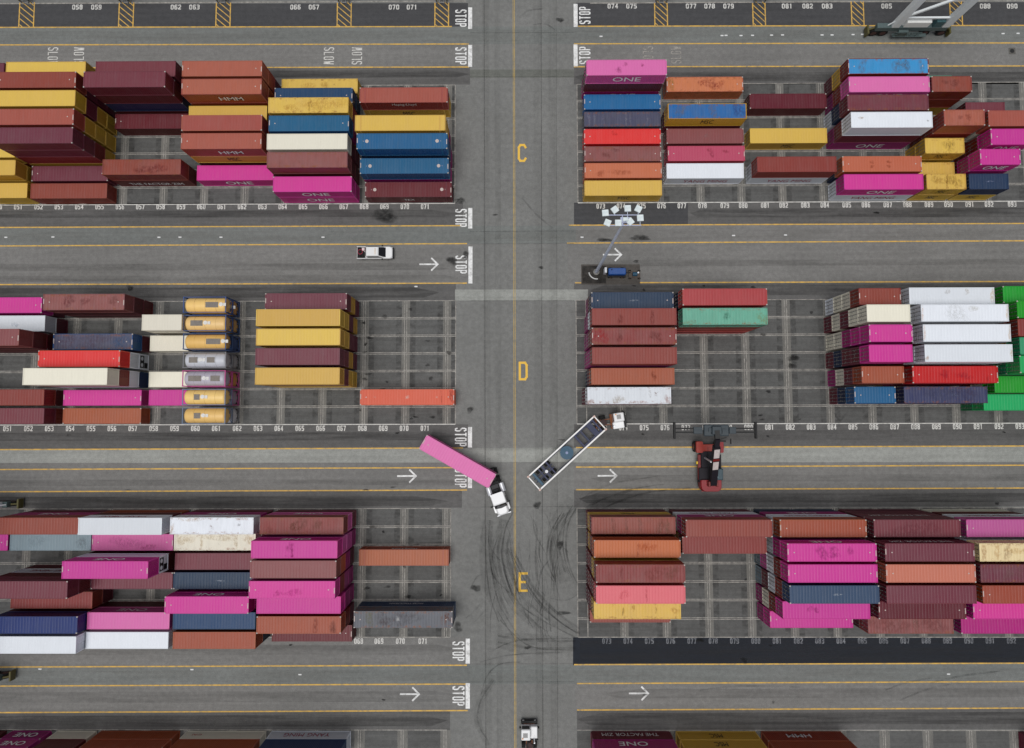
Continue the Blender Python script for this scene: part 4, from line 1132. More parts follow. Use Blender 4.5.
# ---------------- tank containers, two high, in the seven rows beside the cream boxes
def tank_container(x, y, z, shell, framec, label, platform, dome_end=True):
    root = empty('tank_container', (x-.27, y, z)); root.scale = (1.09, 1, 1); tag(root, label, 'tank container', 'tank containers stacked in block D')
    Lh, Wh, H = 3.029, 1.219, 2.591
    m = MB()
    for sx in (-1, 1):
        for sy in (-1, 1):
            m.box(min(sx*(Lh-.16), sx*Lh), max(sx*(Lh-.16), sx*Lh), min(sy*(Wh-.15), sy*Wh), max(sy*(Wh-.15), sy*Wh), 0, H)
        for z0, z1 in ((.03, .16), (H-.15, H-.03)): m.box(min(sx*(Lh-.13), sx*(Lh-.02)), max(sx*(Lh-.13), sx*(Lh-.02)), -Wh+.15, Wh-.15, z0, z1)
        m.beam((sx*(Lh-.08), -Wh+.1, .2), (sx*(Lh-.08), -.3, 1.0), .08, .08); m.beam((sx*(Lh-.08), Wh-.1, .2), (sx*(Lh-.08), .3, 1.0), .08, .08)
    for sy in (-1, 1):
        for z0, z1 in ((.03, .16), (H-.13, H-.03)): m.box(-Lh+.16, Lh-.16, min(sy*(Wh-.10), sy*(Wh-.01)), max(sy*(Wh-.10), sy*(Wh-.01)), z0, z1)
    m.build('frame', paint(framec, .4, .1, .5, name='tank_frame_paint'), root)
    m = MB(); r = 1.17
    m.lathe([(-2.90, .30), (-2.87, .75), (-2.80, 1.02), (-2.66, 1.13), (-2.4, r), (2.4, r), (2.66, 1.13), (2.80, 1.02), (2.87, .75), (2.90, .30)], 'x', 28, c=(0, 0, 1.34))
    o = m.build('tank', paint(shell, .45, .08, .4, name='tank_cladding'), root)
    for p in o.data.polygons: p.use_smooth = True
    m = MB()
    for xx in (-1.5, 0, 1.5): m.lathe([(xx-.03, r+.008), (xx+.03, r+.008)], 'x', 28, c=(0, 0, 1.34))
    m.build('band', plain(tuple(int(q*.92) for q in shell), .5, .1), o)
    for a, b in platform:
        m = MB(); m.box(a, b, -.42, .42, 2.49, 2.53)
        for i in range(int((b-a)/.16)): m.box(a+.04+i*.16, a+.09+i*.16, -.42, .42, 2.53, 2.545)
        m.build('walkway', plain((128, 122, 116), .6, .3, 'galvanised_walkway'), root)
    m = MB()
    xx = platform[0][1]+.05
    m.cyl((xx+.35, .05, 2.42), (xx+.35, .05, 2.56), .30, 16); m.box(xx+.68, xx+1.05, -.22, .26, 2.44, 2.57)
    m.build('manlid', plain((214, 212, 208), .5, name='white_fitting'), root)
    return root
tank_rows = [('tank orange', (228,184,118), (60,84,130), 'silver-grey-decked orange'), ('b', (226,188,128), (60,84,130), ''), ('c', (228,184,108), (60,84,130), ''),
             ('d', (184,186,192), (120,120,124), ''), ('e', (176,172,182), (190,80,140), ''), ('f', (228,188,122), (110,124,150), ''), ('g', (228,186,116), (110,124,150), '')]
names = ['orange tank with a grey deck near its right end, top row', 'orange tank with a grey deck near its left end, second row', 'orange tank with its deck near the right end, third row', 'silver tank without coloured frame, fourth row',
         'silver tank in a pink frame, fifth row', 'pale yellow tank with a rounded left end, sixth row', 'pale yellow tank with a rounded left end, lowest row']
plat = [((.1, 1.9),), ((-2.0, -.3),), ((.2, 2.2),), ((-2.2, -1.0), (.3, 1.4)), ((-2.2, -.4), (.9, 2.2)), ((-1.4, -.6),), ((-1.4, -.5),)]
lower = [((212,166,92), (60,84,130), 'orange'), ((210,168,100), (60,84,130), 'pale orange'), ((70,96,140), (60,84,130), 'blue'), ((170,172,178), (120,120,124), 'silver'),
         ((212,158,80), (190,80,140), 'orange'), ((160,150,164), (170,70,130), 'mauve grey'), ((206,206,210), (120,120,124), 'white')]
rown = ['first', 'second', 'third', 'fourth', 'fifth', 'sixth', 'seventh']
for i in range(7):
    y = BASE['D']+(7-i-.5)*ROWP
    x = x_at(226.0-(.6 if i > 3 else 0), y, 5.19)-3.029
    sh, fr, w_ = lower[i]
    tank_container(x, y, .012, sh, fr, f'{w_} lower tank container with only its right end showing, {rown[i]} row from top', plat[(i+2) % 7])
    tank_container(x, y, .012+2.595, tank_rows[i][1], tank_rows[i][2], names[i]+', on the tank stack', plat[i])
# ================================================================== VEHICLES AND EQUIPMENT
V_WHITE = paint((228,231,234), .22, .02, .35, name='white_body_paint')
m_tyre = plain((34,33,33), .85, name='tyre_rubber')
m_rim = plain((150,148,146), .45, .5, name='wheel_rim')
m_chas = plain((44,42,42), .7, name='chassis_steel')
m_gl = glass()
m_alu = plain((206,208,212), .35, .3, name='bare_aluminium')
m_lamp = plain((236,236,232), .2, name='lamp_lens')
m_tail = plain((168,30,30), .3, name='tail_lens')

def wheel(parent, x, y, r, wd, rim=m_rim):
    m = MB(); m.lathe([(-wd/2, r*.62), (-wd/2, r*.93), (-wd*.36, r), (wd*.36, r), (wd/2, r*.93), (wd/2, r*.62)], 'y', 22)
    t = m.build('wheel', m_tyre, parent, (x, y, r))
    m = MB(); m.lathe([(-wd/2-.015, r*.2), (-wd/2-.005, r*.6), (wd/2+.005, r*.6), (wd/2+.015, r*.2)], 'y', 18)
    m.build('rim', rim, t)
    return t
def P4(c):
    return Vector((c.x, c.y, 0))

# ---------------------------------------------------------------- white pickup
p = G(375, 252.9, .8)
pk = empty('pickup_truck', (p.x, p.y, .036)); tag(pk, 'white pickup truck with dark gear in its open bed, driving east', 'pickup truck')
m = MB()
def ringbody(m, outline, levels, mi=0):
    """stack outlines scaled per level: (z, sx, sy, shift)"""
    n = len(outline); vs = []
    for z, sx, sy, dx in levels: vs += [(x*sx+dx, y*sy, z) for x, y in outline]
    fs = [tuple(range(n-1, -1, -1)), tuple((len(levels)-1)*n+i for i in range(n))]
    for k in range(len(levels)-1):
        for i in range(n): fs.append((k*n+i, k*n+(i+1) % n, (k+1)*n+(i+1) % n, (k+1)*n+i))
    m.add(vs, fs, mi)
def rrect(x0, x1, w_, rf, rr):
    """plan outline with a rounded front (x1) and rear"""
    o = []
    for k in range(5):
        a = -PI/2+k*PI/8; o.append((x1-rf+rf*math.cos(a), -w_+rf+rf*math.sin(a)))
    for k in range(5):
        a = k*PI/8; o.append((x1-rf+rf*math.cos(a), w_-rf+rf*math.sin(a)))
    for k in range(5):
        a = PI/2+k*PI/8; o.append((x0+rr+rr*math.cos(a), w_-rr+rr*math.sin(a)))
    for k in range(5):
        a = PI+k*PI/8; o.append((x0+rr+rr*math.cos(a), -w_+rr+rr*math.sin(a)))
    return o
m = MB()
ringbody(m, rrect(-1.45, 2.85, .98, .5, .06), [(.42, .985, .96, 0), (.60, 1, 1, 0), (.92, 1, 1, 0), (1.06, .985, .95, -.01), (1.10, .95, .88, -.02)])
m.box(-2.85, -1.44, -.98, -.90, .45, 1.06); m.box(-2.85, -1.44, .90, .98, .45, 1.06); m.box(-2.85, -2.80, -.90, .90, .45, .9); m.box(-2.80, -1.44, -.90, .90, .45, .60)
body = m.build('body', V_WHITE, pk)
m = MB(); ringbody(m, rrect(-1.45, 1.75, .86, .25, .12), [(1.08, 1, 1, 0), (1.42, .8375, .95, -.166), (1.74, .594, .84, -.339), (1.80, .531, .78, -.33)])
m.build('cab', V_WHITE, pk)
m = MB(); m.add([(1.79,-.78,1.10),(1.79,.78,1.10),(1.34,.76,1.42),(1.34,-.76,1.42),(.76,.66,1.742),(.76,-.66,1.742)], [(0,1,2,3),(3,2,4,5)]); m.build('windscreen', m_gl, pk)
m = MB(); m.add([(-1.48,-.72,1.13),(-1.48,.72,1.13),(-1.30,.62,1.66),(-1.30,-.62,1.66)], [(3,2,1,0)]); m.build('rear_window', m_gl, pk)
for s in (-1, 1):
    m = MB(); m.add([(-1.1,s*.88,1.13),(1.3,s*.88,1.13),(.75,s*.79,1.62),(-1.05,s*.79,1.62)], [(0,1,2,3) if s < 0 else (3,2,1,0)]); m.build('side_window', m_gl, pk)
    m = MB(); m.cham(1.15, 1.35, min(s*.98, s*1.20), max(s*.98, s*1.20), 1.08, 1.26, .03); m.build('mirror', m_chas, pk)
    m = MB(); m.box(2.68, 2.80, min(s*.55, s*.88), max(s*.55, s*.88), .74, .90); m.build('headlight', m_lamp, pk)
    m = MB(); m.box(-2.87, -2.84, min(s*.78, s*.97), max(s*.78, s*.97), .70, 1.0); m.build('tail_light', m_tail, pk)
for x in (-1.85, 1.85):
    for s in (-1, 1): wheel(pk, x, s*.84, .39, .27)
m = MB(); m.cham(2.78, 2.95, -.9, .9, .42, .62, .04); m.build('bumper', m_chas, pk)
m = MB(); m.cham(.1, .35, -.5, .5, 1.80, 1.86, .02); m.build('roof_beacon', plain((210,200,190), .4), pk)
q = empty('gear_bundle', (p.x-2.15, p.y, .036+.605)); tag(q, 'dark bundled gear with a red hose lying in the pickup bed', 'equipment')
m = MB(); m.cham(-.62, .0, -.86, .86, 0, .46, .1); m.cham(.01, .52, -.84, .2, 0, .52, .08); m.build('tarp', plain((44,38,40), .8), q)
m = MB()
for k in range(14):
    a, b = k*.45, (k+1)*.45
    m.cyl((.1+.38*math.cos(a)-.25, .1+.38*math.sin(a), .45+k*.006), (.1+.38*math.cos(b)-.25, .1+.38*math.sin(b), .456+k*.006), .06, 8)
m.build('hose', plain((150,60,76), .6), q)
m = MB(); m.cham(.1, .55, .3, .8, 0, .5, .05); m.build('box', plain((216,196,196), .6), q)

# ---------------------------------------------------------------- road truck: white bonneted tractor, chassis, pink container
ang = math.atan2(-39.2, 69.1)
c0 = G(457.5, 461.6, 3.9)
ch = empty('container_chassis', (c0.x, c0.y, .036), ang); tag(ch, 'black skeletal trailer under the pink container at the crossing', 'trailer')
m = MB()
for s in (-1, 1): m.box(-6.0, 6.0, s*.45-.07, s*.45+.07, .95, 1.25)
for x in (-6.0, -3.6, -1.2, 1.2, 3.6, 6.0): m.box(x-.07, x+.07, -1.2, 1.2, 1.10, 1.255)
m.build('frame', m_chas, ch)
for x in (-4.9, -3.6):
    for s in (-1, 1): wheel(ch, x, s*.92, .50, .52)
for s in (-1, 1):
    m = MB(); m.box(2.7, 2.9, s*.75-.08, s*.75+.08, .12, 1.1); m.box(2.6, 3.0, s*.75-.16, s*.75+.16, .06, .12); m.build('landing_leg', m_chas, ch)
    m = MB(); m.box(-6.08, -6.01, min(s*.7, s*1.1), max(s*.7, s*1.1), .8, .95); m.build('tail_light', m_tail, ch)
container('p', 40, c0.x, c0.y, .036+1.26, 'plain light pink container riding on the trailer behind the white truck', 'W', 'S', rz=ang, group=None)

hd = math.atan2(-23.5, 8.0)
tip = G(504.2, 514.2, 1.1); d = Vector((math.cos(hd), math.sin(hd), 0)); k0 = tip-d*6.1
tr = empty('road_tractor', (k0.x, k0.y, .036), hd); tag(tr, 'white bonneted truck tractor pulling the pink container through the crossing', 'truck')
m = MB()
for s in (-1, 1): m.box(-1.3, 5.6, s*.42-.06, s*.42+.06, .75, .98)
m.box(-1.3, -1.1, -.9, .9, .7, .98); m.box(1.2, 2.7, -.42, .42, .8, 1.0)
m.box(.9, 2.75, -.8, .8, .98, 1.02)
m.build('frame', m_chas, tr)
m = MB(); m.cyl((0, 0, .98), (0, 0, 1.10), .5, 18); m.box(-.7, .1, -.42, .42, .98, 1.08); m.build('fifth_wheel', plain((30,29,29), .5), tr)
for x in (-.65, .65):
    for s in (-1, 1): wheel(tr, x, s*.9, .5, .55)
for s in (-1, 1): wheel(tr, 4.95, s*1.02, .5, .32, m_alu)
m = MB(); ringbody(m, rrect(2.75, 4.55, 1.18, .25, .15), [(.8, 1, .98, 0), (1.6, 1, 1, 0), (2.0, .985, .98, 0), (2.80, .93, .88, .0), (2.92, .88, .80, .05)])
m.build('cab', V_WHITE, tr)
m = MB(); m.add([(4.80,-1.0,1.90),(4.92,0,1.93),(4.80,1.0,1.90),(4.22,.92,2.80),(4.28,0,2.82),(4.22,-.92,2.80)], [(0,1,4,5),(1,2,3,4)])
for i in range(len(m.v)): m.v[i] = (m.v[i][0]+.06, m.v[i][1], m.v[i][2])
m.build('windscreen', m_gl, tr)
m = MB(); ringbody(m, rrect(4.5, 6.1, .98, .55, .05), [(.75, 1, 1, 0), (1.35, 1, 1, 0), (1.75, .985, .86, 0), (1.92, .95, .70, .05)])
m.build('bonnet', V_WHITE, tr)
for s in (-1, 1):
    m = MB(); ringbody(m, [(x+4.95, y+s*1.02) for x, y in rrect(-.68, .62, .24, .2, .2)], [(.8, 1, 1, 0), (1.15, 1, 1, 0), (1.25, .995, .99, .02)])
    m.build('wing', V_WHITE, tr)
    m = MB(); m.cyl((1.35, s*1.06, .82), (2.72, s*1.06, .82), .40, 18); m.build('fuel_tank', m_alu, tr)
    m = MB(); m.box(4.25, 4.4, min(s*1.2, s*1.55), max(s*1.2, s*1.55), 1.7, 2.3); m.box(4.28, 4.36, min(s*1.1, s*1.5), max(s*1.1, s*1.5), 2.28, 2.33); m.build('mirror', m_chas, tr)
    m = MB(); m.box(6.0, 6.08, min(s*.55, s*.85), max(s*.55, s*.85), .95, 1.15); m.build('headlight', m_lamp, tr)
    m = MB(); m.add([(3.3,s*1.186,1.7),(4.3,s*1.186,1.7),(4.15,s*1.15,2.4),(3.3,s*1.15,2.4)], [(0,1,2,3) if s < 0 else (3,2,1,0)]); m.build('side_window', m_gl, tr)
m = MB(); m.cyl((2.55, -.95, 1.0), (2.55, -.95, 3.1), .09, 12); m.build('exhaust_stack', m_alu, tr)
m = MB(); m.cham(6.02, 6.2, -1.15, 1.15, .42, .78, .05); m.build('bumper', m_alu, tr)
m = MB(); m.box(1.3, 1.9, -.55, .55, 1.02, 1.2); m.cyl((2.2, -.3, 1.02), (2.2, .3, 1.02), .18, 12); m.build('battery_box', plain((60,60,62), .6), tr)

# ---------------------------------------------------------------- terminal tractors
def yard_tractor(u, v, heading, label):
    c = G(u, v, 1.0); t = empty('yard_tractor', (c.x, c.y, .036), heading); tag(t, label, 'yard truck', 'white terminal tractors')
    m = MB()
    for s in (-1, 1): m.box(-3.3, 1.3, s*.42-.07, s*.42+.07, .62, .9)
    m.box(-3.3, -3.1, -.8, .8, .6, .9); m.box(-.9, 1.35, -1.15, 1.15, .5, .84)
    m.build('frame', plain((120,72,44), .6, name='orange_chassis_paint'), t)
    m = MB(); m.cyl((-2.1, 0, .9), (-2.1, 0, 1.12), .5, 18); m.box(-2.9, -1.5, -.38, .38, .9, 1.0); m.build('fifth_wheel', plain((60,44,34), .6), t)
    for s in (-1, 1): wheel(t, -2.1, s*.88, .5, .55); wheel(t, .75, s*1.0, .5, .32)
    m = MB(); m.cham(-.55, 1.05, -.15, 1.22, .85, 2.75, .12); m.build('cab', V_WHITE, t)
    m = MB(); m.box(-.1, .55, .25, .95, 2.75, 2.775); m.build('roof_hatch', m_gl, t)
    m = MB(); m.box(1.051, 1.07, -.02, 1.1, 1.55, 2.5); m.build('windscreen', m_gl, t)
    m = MB(); m.box(-.4, .85, 1.221, 1.235, 1.5, 2.45); m.build('side_window', m_gl, t)
    m = MB(); m.box(-.575, -.556, .0, 1.05, 1.5, 2.4); m.build('rear_window', m_gl, t)
    m = MB(); m.cham(-.7, 1.05, -1.22, -.17, .85, 1.75, .1); m.build('engine_cover', V_WHITE, t)
    m = MB(); m.cyl((-.75, -.75, .9), (-.75, -.75, 3.0), .10, 12); m.build('exhaust_stack', m_alu, t)
    m = MB(); m.cham(1.12, 1.55, -1.25, 1.25, .42, .92, .06); m.build('bumper', plain((26,26,30), .6), t)
    for s in (-1, 1):
        m = MB(); m.box(1.0, 1.12, min(s*1.25, s*1.5), max(s*1.25, s*1.5), 1.7, 2.2); m.build('mirror', m_chas, t)
        m = MB(); m.box(1.551, 1.58, min(s*.75, s*1.05), max(s*.75, s*1.05), .6, .76); m.build('headlight', m_lamp, t)
    m = MB(); m.cyl((-.2, 1.0, 2.76), (-.2, 1.0, 2.92), .09, 10); m.build('beacon', plain((220,140,40), .3), t)
    return t
yard_tractor(616.2, 420.8, math.radians(8), 'white yard tractor with brown-orange chassis pulling the open blue cart')
yard_tractor(529.2, 731.5, math.radians(90), 'white yard tractor heading up the avenue at the lower picture edge')
# its trailer, running on below the frame
c = G(530.5, 790, 0); t = empty('container_chassis', (c.x, c.y+1.8, .036), PI/2); tag(t, 'dark trailer coupled behind the yard tractor at the lower edge', 'trailer')
m = MB()
for s in (-1, 1): m.box(-6.2, 6.4, s*.45-.07, s*.45+.07, 1.13, 1.33)
for x in (-6.2, -2, 2, 6.3): m.box(x-.07, x+.07, -1.2, 1.2, 1.2, 1.335)
m.build('frame', m_chas, t)
for x in (-4.9, -3.6):
    for s in (-1, 1): wheel(t, x, s*.92, .5, .52)

# ---------------------------------------------------------------- open guide-frame cart
bc = G(567.0, 452.9, 1.45); ba = math.atan2(61.3, 67.8)
b = empty('container_cart', (bc.x, bc.y, .036), ba); tag(b, 'empty open cart with white rim rails and blue cross members behind the yard tractor', 'trailer')
m_blue = paint((30,50,78), .5, .06, .5, name='blue_steel_paint'); m_teal = paint((36,80,100), .5, .1, .5, name='teal_steel_paint'); m_rail = paint((226,224,222), .3, .12, .45, name='white_rail_paint')
m = MB()
for s in (-1, 1):
    m.box(-7.05, 7.05, min(s*1.24, s*1.40), max(s*1.24, s*1.40), 1.30, 1.55); m.box(-7.05, 7.05, min(s*1.40, s*1.46), max(s*1.40, s*1.46), 1.45, 1.62)
for s in (-1, 1): m.box(min(s*6.88, s*7.05), max(s*6.88, s*7.05), -1.24, 1.24, 1.30, 1.552)
m.build('rim_rail', m_rail, b)
def bar(nm, x0, x1, y0, y1, z0, z1, mt):
    m = MB(); m.cham(x0, x1, y0, y1, z0, z1, .03); return m.build(nm, mt, b)
for x0, x1 in ((2.5, 2.85), (3.65, 4.0), (5.0, 5.9), (6.2, 6.5)): bar('cross_member', x0, x1, -1.23, 1.23, 1.05, 1.30, m_blue)
for s in (-1, 1): bar('side_plate', 2.5, 6.5, min(s*.95, s*1.22), max(s*.95, s*1.22), 1.0, 1.22, m_blue)
bar('cross_member', -4.5, -4.15, -1.23, 1.23, .95, 1.25, m_blue); bar('cross_member', -6.3, -5.9, -1.23, 1.23, .9, 1.15, m_teal); bar('cross_member', -5.15, -4.9, -1.23, 1.23, .8, 1.0, m_blue); bar('cross_member', -3.55, -3.3, -1.23, 1.23, .8, 1.0, m_blue)
for s in (-1, 1): bar('spine_beam', -6.6, -2.9, s*.28-.07, s*.28+.07, .8, 1.08, m_blue)
for s in (-1, 1): bar('spine_beam', -2.9, 6.4, s*1.16-.05, s*1.16+.05, .95, 1.2, m_blue)
m = MB(); m.cyl((0, 0, .95), (0, 0, 1.05), 1.05, 24); m.box(-.2, .2, -1.16, 1.16, .90, .95); m.build('turntable_plate', m_teal, b)
m = MB(); m.cyl((0, 0, 1.05), (0, 0, 1.10), .22, 14); m.build('kingpin_cover', plain((130,140,170), .5), b)
m = MB(); m.cyl((-4.3, 0, 1.25), (-4.3, 0, 1.32), .25, 14); m.build('reservoir_cap', plain((216,216,220), .5), b)
for x in (-5.15, -3.45):
    for s in (-1, 1): wheel(b, x, s*.78, .5, .52)
for sx in (-1, 1):
    for sy in (-1, 1):
        m = MB(); m.cham(min(sx*6.75, sx*7.12), max(sx*6.75, sx*7.12), min(sy*1.2, sy*1.5), max(sy*1.2, sy*1.5), 1.56, 1.80, .04); m.build('corner_guide', paint((216,190,180), .4, .3), b)

# ---------------------------------------------------------------- reach stacker
ro = G(709.5, 465.5, 1.6)
rs = empty('reach_stacker', (ro.x, ro.y, .036), PI/2); tag(rs, 'red reach stacker holding a grey spreader out over the slot line', 'reach stacker')
m_red = paint((112,8,32), .12, .0, .42, name='red_machine_paint'); m_red2 = paint((138,6,42), .12, .0, .4, name='red_machine_paint')
m_dk = plain((46,42,48), .7, name='dark_deck'); m_sp = paint((62,70,76), .3, .08, .5, name='grey_spreader_paint'); m_spd = plain((36,38,42), .6, name='dark_spreader_steel')
m = MB(); m.cham(-3.2, 3.0, -1.35, 1.35, .9, 1.75, .12); m.cham(-2.6, -.3, -1.75, 1.75, 1.2, 1.9, .1)
m.build('chassis', m_dk, rs)
m = MB(); ringbody(m, [(-x-2.6, y) for x, y in rrect(-.4, 1.35, 1.62, .75, .1)][::-1], [(.7, 1, .97, 0), (1.2, 1, 1, 0), (2.2, 1, 1, 0), (2.42, .985, .93, 0)])
fix_normals(m.build('counterweight', m_red2, rs))
for s in (-1, 1):
    m = MB(); ringbody(m, [(x+2.9, y+s*1.62) for x, y in rrect(-.9, .85, .52, .2, .2)], [(1.55, 1, 1, 0), (1.9, 1, 1, 0), (2.05, .99, .98, .0)])
    m.build('wing', m_red2, rs)
    for yy in (1.35, 1.98): wheel(rs, 2.9, s*yy, .85, .58, m_red)
    wheel(rs, -2.5, s*1.25, .80, .55, m_red)
    m = MB(); m.cham(-2.2, 1.7, min(s*1.36, s*1.80), max(s*1.36, s*1.80), 1.25, 1.70, .06); m.build('side_tank', m_red if s > 0 else m_dk, rs)
    m = MB(); m.box(-3.98, -3.93, min(s*1.0, s*1.3), max(s*1.0, s*1.3), 1.3, 1.5); m.build('tail_light', m_tail, rs)
m = MB(); m.cham(2.2, 3.3, -1.2, 1.2, 1.6, 1.95, .08); m.build('front_deck', m_red2, rs)
m = MB(); m.cham(.2, .65, 1.8, 2.05, 1.4, 1.7, .05); m.build('step_box', plain((214,180,60), .5), rs)
m = MB(); m.cham(-2.1, -.35, -1.55, -.25, 1.75, 3.35, .12); m.build('cab', plain((58,76,84), .35, name='tinted_cab'), rs)
m = MB(); m.box(-.345, -.33, -1.42, -.38, 2.2, 3.15); m.build('windscreen', m_gl, rs)
m = MB(); m.cyl((-1.6, -.6, 3.35), (-1.6, -.6, 3.52), .12, 12); m.build('beacon', plain((120,150,160), .3), rs)
hdp = G(717.5, 430.5, 8.6); lx, ly = hdp.y-ro.y, -(hdp.x-ro.x)
piv = Vector((-2.7, -.05, 3.0)); head = Vector((lx-1.2, .70, 8.2)); mid = piv.lerp(head, .84)
m = MB()
for s in (-.65, .55): m.cham(-3.1, -2.3, s-.14, s+.14, 1.8, 3.4, .05)
m.build('boom_post', m_red, rs)
m = MB(); m.beam(piv, mid, .95, .85); m.build('boom', m_dk, rs)
m = MB(); m.beam(mid, head, .66, .66); m.build('boom_extension', m_dk, rs)
dv = (mid-piv).normalized(); upv = Vector((-dv.z, 0, dv.x)).normalized()
m = MB(); m.beam(piv.lerp(mid, .66)+upv*.43, piv.lerp(mid, .72)+upv*.43, .96, .06); m.build('boom_band', m_red, rs)
for a, bb in ((.44, .64), (.74, .96)):
    m = MB(); m.beam(piv.lerp(mid, a)+upv*.44, piv.lerp(mid, bb)+upv*.44, .82, .05); m.build('cover_plate', plain((196,186,182), .5), rs)
for s in (-1, 1):
    m = MB(); m.cyl((1.2, s*.75, 1.8), tuple(piv.lerp(head, .5)+Vector((0, s*.5, -.2))), .14, 12); m.build('lift_cylinder', m_alu, rs)
sp = MB(); sx, sy, sz = lx, ly, 7.5
sp.cham(sx-.85, sx+.85, sy-1.9, sy+1.75, sz-.15, sz+.35, .12); sp.cham(sx-.6, sx+.6, sy-.7, sy+.7, sz+.35, sz+.85, .1)
sp.cham(sx-.5, sx+.5, sy+1.9, sy+3.2, sz-.1, sz+.2, .05); sp.cham(sx-.5, sx+.5, sy-3.0, sy-2.0, sz-.1, sz+.2, .05)
sp.box(sx-.2, sx+.35, sy+.6, sy+1.1, sz+.34, sz+.5); sp.box(sx-.5, sx+.2, sy-1.4, sy-.9, sz+.34, sz+.5)
so_ = sp.build('spreader', m_sp, rs)
for s in (-1, 1):
    m = MB()
    for o_ in (-.28, .28): m.box(sx+o_-.11, sx+o_+.11, min(sy+s*1.9, sy+s*5.95), max(sy+s*1.9, sy+s*5.95), sz-.2, sz+.02)
    m.build('telescopic_beam', m_spd, so_)
    m = MB(); m.cham(sx-1.22, sx+1.22, min(sy+s*5.8, sy+s*6.12), max(sy+s*5.8, sy+s*6.12), sz-.3, sz+.08, .05); m.build('end_beam', m_spd, so_)
    for q_ in (-1.1, 1.1):
        m = MB(); m.cyl((sx+q_, sy+s*5.96, sz-.5), (sx+q_, sy+s*5.96, sz-.3), .06, 8); m.build('twistlock', m_alu, so_)
m = MB(); m.beam(head, (sx, sy, sz+.7), .7, .5); m.build('rotator', plain((40,40,44), .5), rs)
m = MB(); m.box(sx-1.7, sx-1.45, sy-1.5, sy-.2, sz-.1, sz+.1); m.box(sx-2.0, sx-1.2, sy-2.3, sy-2.15, sz-.1, sz+.1); m.beam((sx-1.3, sy-.8, sz), (sx-1.0, sy-1.6, sz+.1), .18, .18)
m.build('side_shift_arm', m_spd, so_)
m = MB(); m.cyl((-3.2, .3, 1.9), (2.9, .3, 1.9), .06, 8); m.build('hydraulic_hose', m_spd, rs)

# ---------------------------------------------------------------- high-mast floodlight
lb = G(596, 272.5); HM = 28.2
lm = empty('light_mast', (lb.x, lb.y, 0)); tag(lm, 'tall slender floodlight mast carrying nine square lamps in a ring', 'light mast')
m_mast = plain((196,204,218), .5, 0.0, name='galvanised_mast')
m = MB(); m.cyl((0,0,.5), (0,0,HM), .27, 16, 0, .15); m.build('pole', m_mast, lm)
m = MB(); m.cyl((0,0,.01), (0,0,.5), .5, 20); m.build('base', plain((126,124,120), .8), lm)
m = MB(); m.box(-.55, .55, -.32, .32, HM-.1, HM+.25)
for y in (.62, -.62):
    m.box(-1.9, 1.9, y-.05, y+.05, HM+.02, HM+.12)
for x in (-.3, .3): m.box(x-.05, x+.05, -.62, .62, HM+.04, HM+.11)
m.build('head_frame', plain((168,174,196), .4, .4), lm)
m_panel = plain((212,224,232), .3, name='lamp_housing')
tp = project(lb.x, lb.y, HM)
for u, v, a in ((605.3,213,4),(614.8,209.8,35),(627.6,208.5,2),(638.3,209,-28),(640.2,218,3),(630.2,221.7,38),(618.2,223,0),(607.5,222.8,-22)):
    q = G(u, v, HM+.2); m = MB(); m.cham(-.38, .38, -.38, .38, -.06, .12, .03)
    o = m.build('floodlight', m_panel, lm, (q.x-lb.x, q.y-lb.y, HM+.2)); o.rotation_euler = (0, 0, math.radians(a))
    m = MB(); yy = .62 if q.y > lb.y+(tp[1] > 0)*0 and (v < 216) else -.62
    gx, gy = q.x-lb.x, q.y-lb.y
    hc_ = G(tp[0], tp[1], HM); m.beam((max(-1.9, min(1.9, gx)), yy, HM+.07), (gx, gy, HM+.1), .06, .06); m.build('arm', m_mast, lm)
q = MB(); q.cham(-.3, .3, -.22, .22, HM+.25, HM+.6, .03); q.build('floodlight', m_panel, lm)
pd = MB(); a_, b_ = G(581, 264.5), G(640, 284.5); rect(pd, a_.x, b_.x, b_.y, a_.y, .052); structure(pd.build('equipment_pad', pavement((82,79,76), .5, .7, name='oily_concrete')))
m = MB(); a_, b_ = G(582, 266), G(606, 283.5)
rect(m, a_.x, b_.x, b_.y, a_.y, .056); structure(m.build('oil_stain', film((30,29,30), .55, (.8,.8,1), .25, .6, 'oil_stain')))
# curved white kerb round the mast foot
kc = G(596.5, 271.5); m = MB()
for k in range(9):
    t0, t1 = PI*1.05+k*PI*.055, PI*1.05+(k+1)*PI*.055
    m.beam((kc.x+1.25*math.cos(t0), kc.y+1.25*math.sin(t0), .12), (kc.x+1.25*math.cos(t1), kc.y+1.25*math.sin(t1), .12), .16, .2)
o = m.build('kerb_piece', plain((196,196,194), .7)); tag(o, 'short curved white kerb piece at the foot of the light mast', 'kerb')
cb_ = G(601.3, 271); o = empty('control_cabinet', (cb_.x+.5, cb_.y-.2, .056)); tag(o, 'pale electrical cabinet standing against the light mast', 'cabinet')
m = MB(); m.cham(-.18, .18, -.42, .42, 0, 1.6, .03); m.build('housing', plain((206,208,212), .5), o)
m = MB(); m.box(.18, .2, -.36, .36, .1, 1.45); m.build('door', plain((186,188,192), .5), o)
gp = G(616.7, 272, 1.0); gt = empty('generator_trailer', (gp.x, gp.y, .056)); tag(gt, 'blue generator trailer on the dark pad beside the light mast', 'generator')
m = MB(); m.cham(-1.4, 1.4, -.55, .55, .55, 1.6, .14); m.build('housing', paint((22,80,146), .3, .03, .4, name='blue_machine_paint'), gt)
m = MB(); m.box(-1.5, 1.5, -.75, .75, .4, .55); m.beam((1.5, 0, .48), (2.3, 0, .48), .1, .1); m.build('frame', m_chas, gt)
m = MB(); m.cyl((-.9, .2, 1.7), (-.9, .2, 1.95), .08, 10); m.build('exhaust_pipe', m_chas, gt)
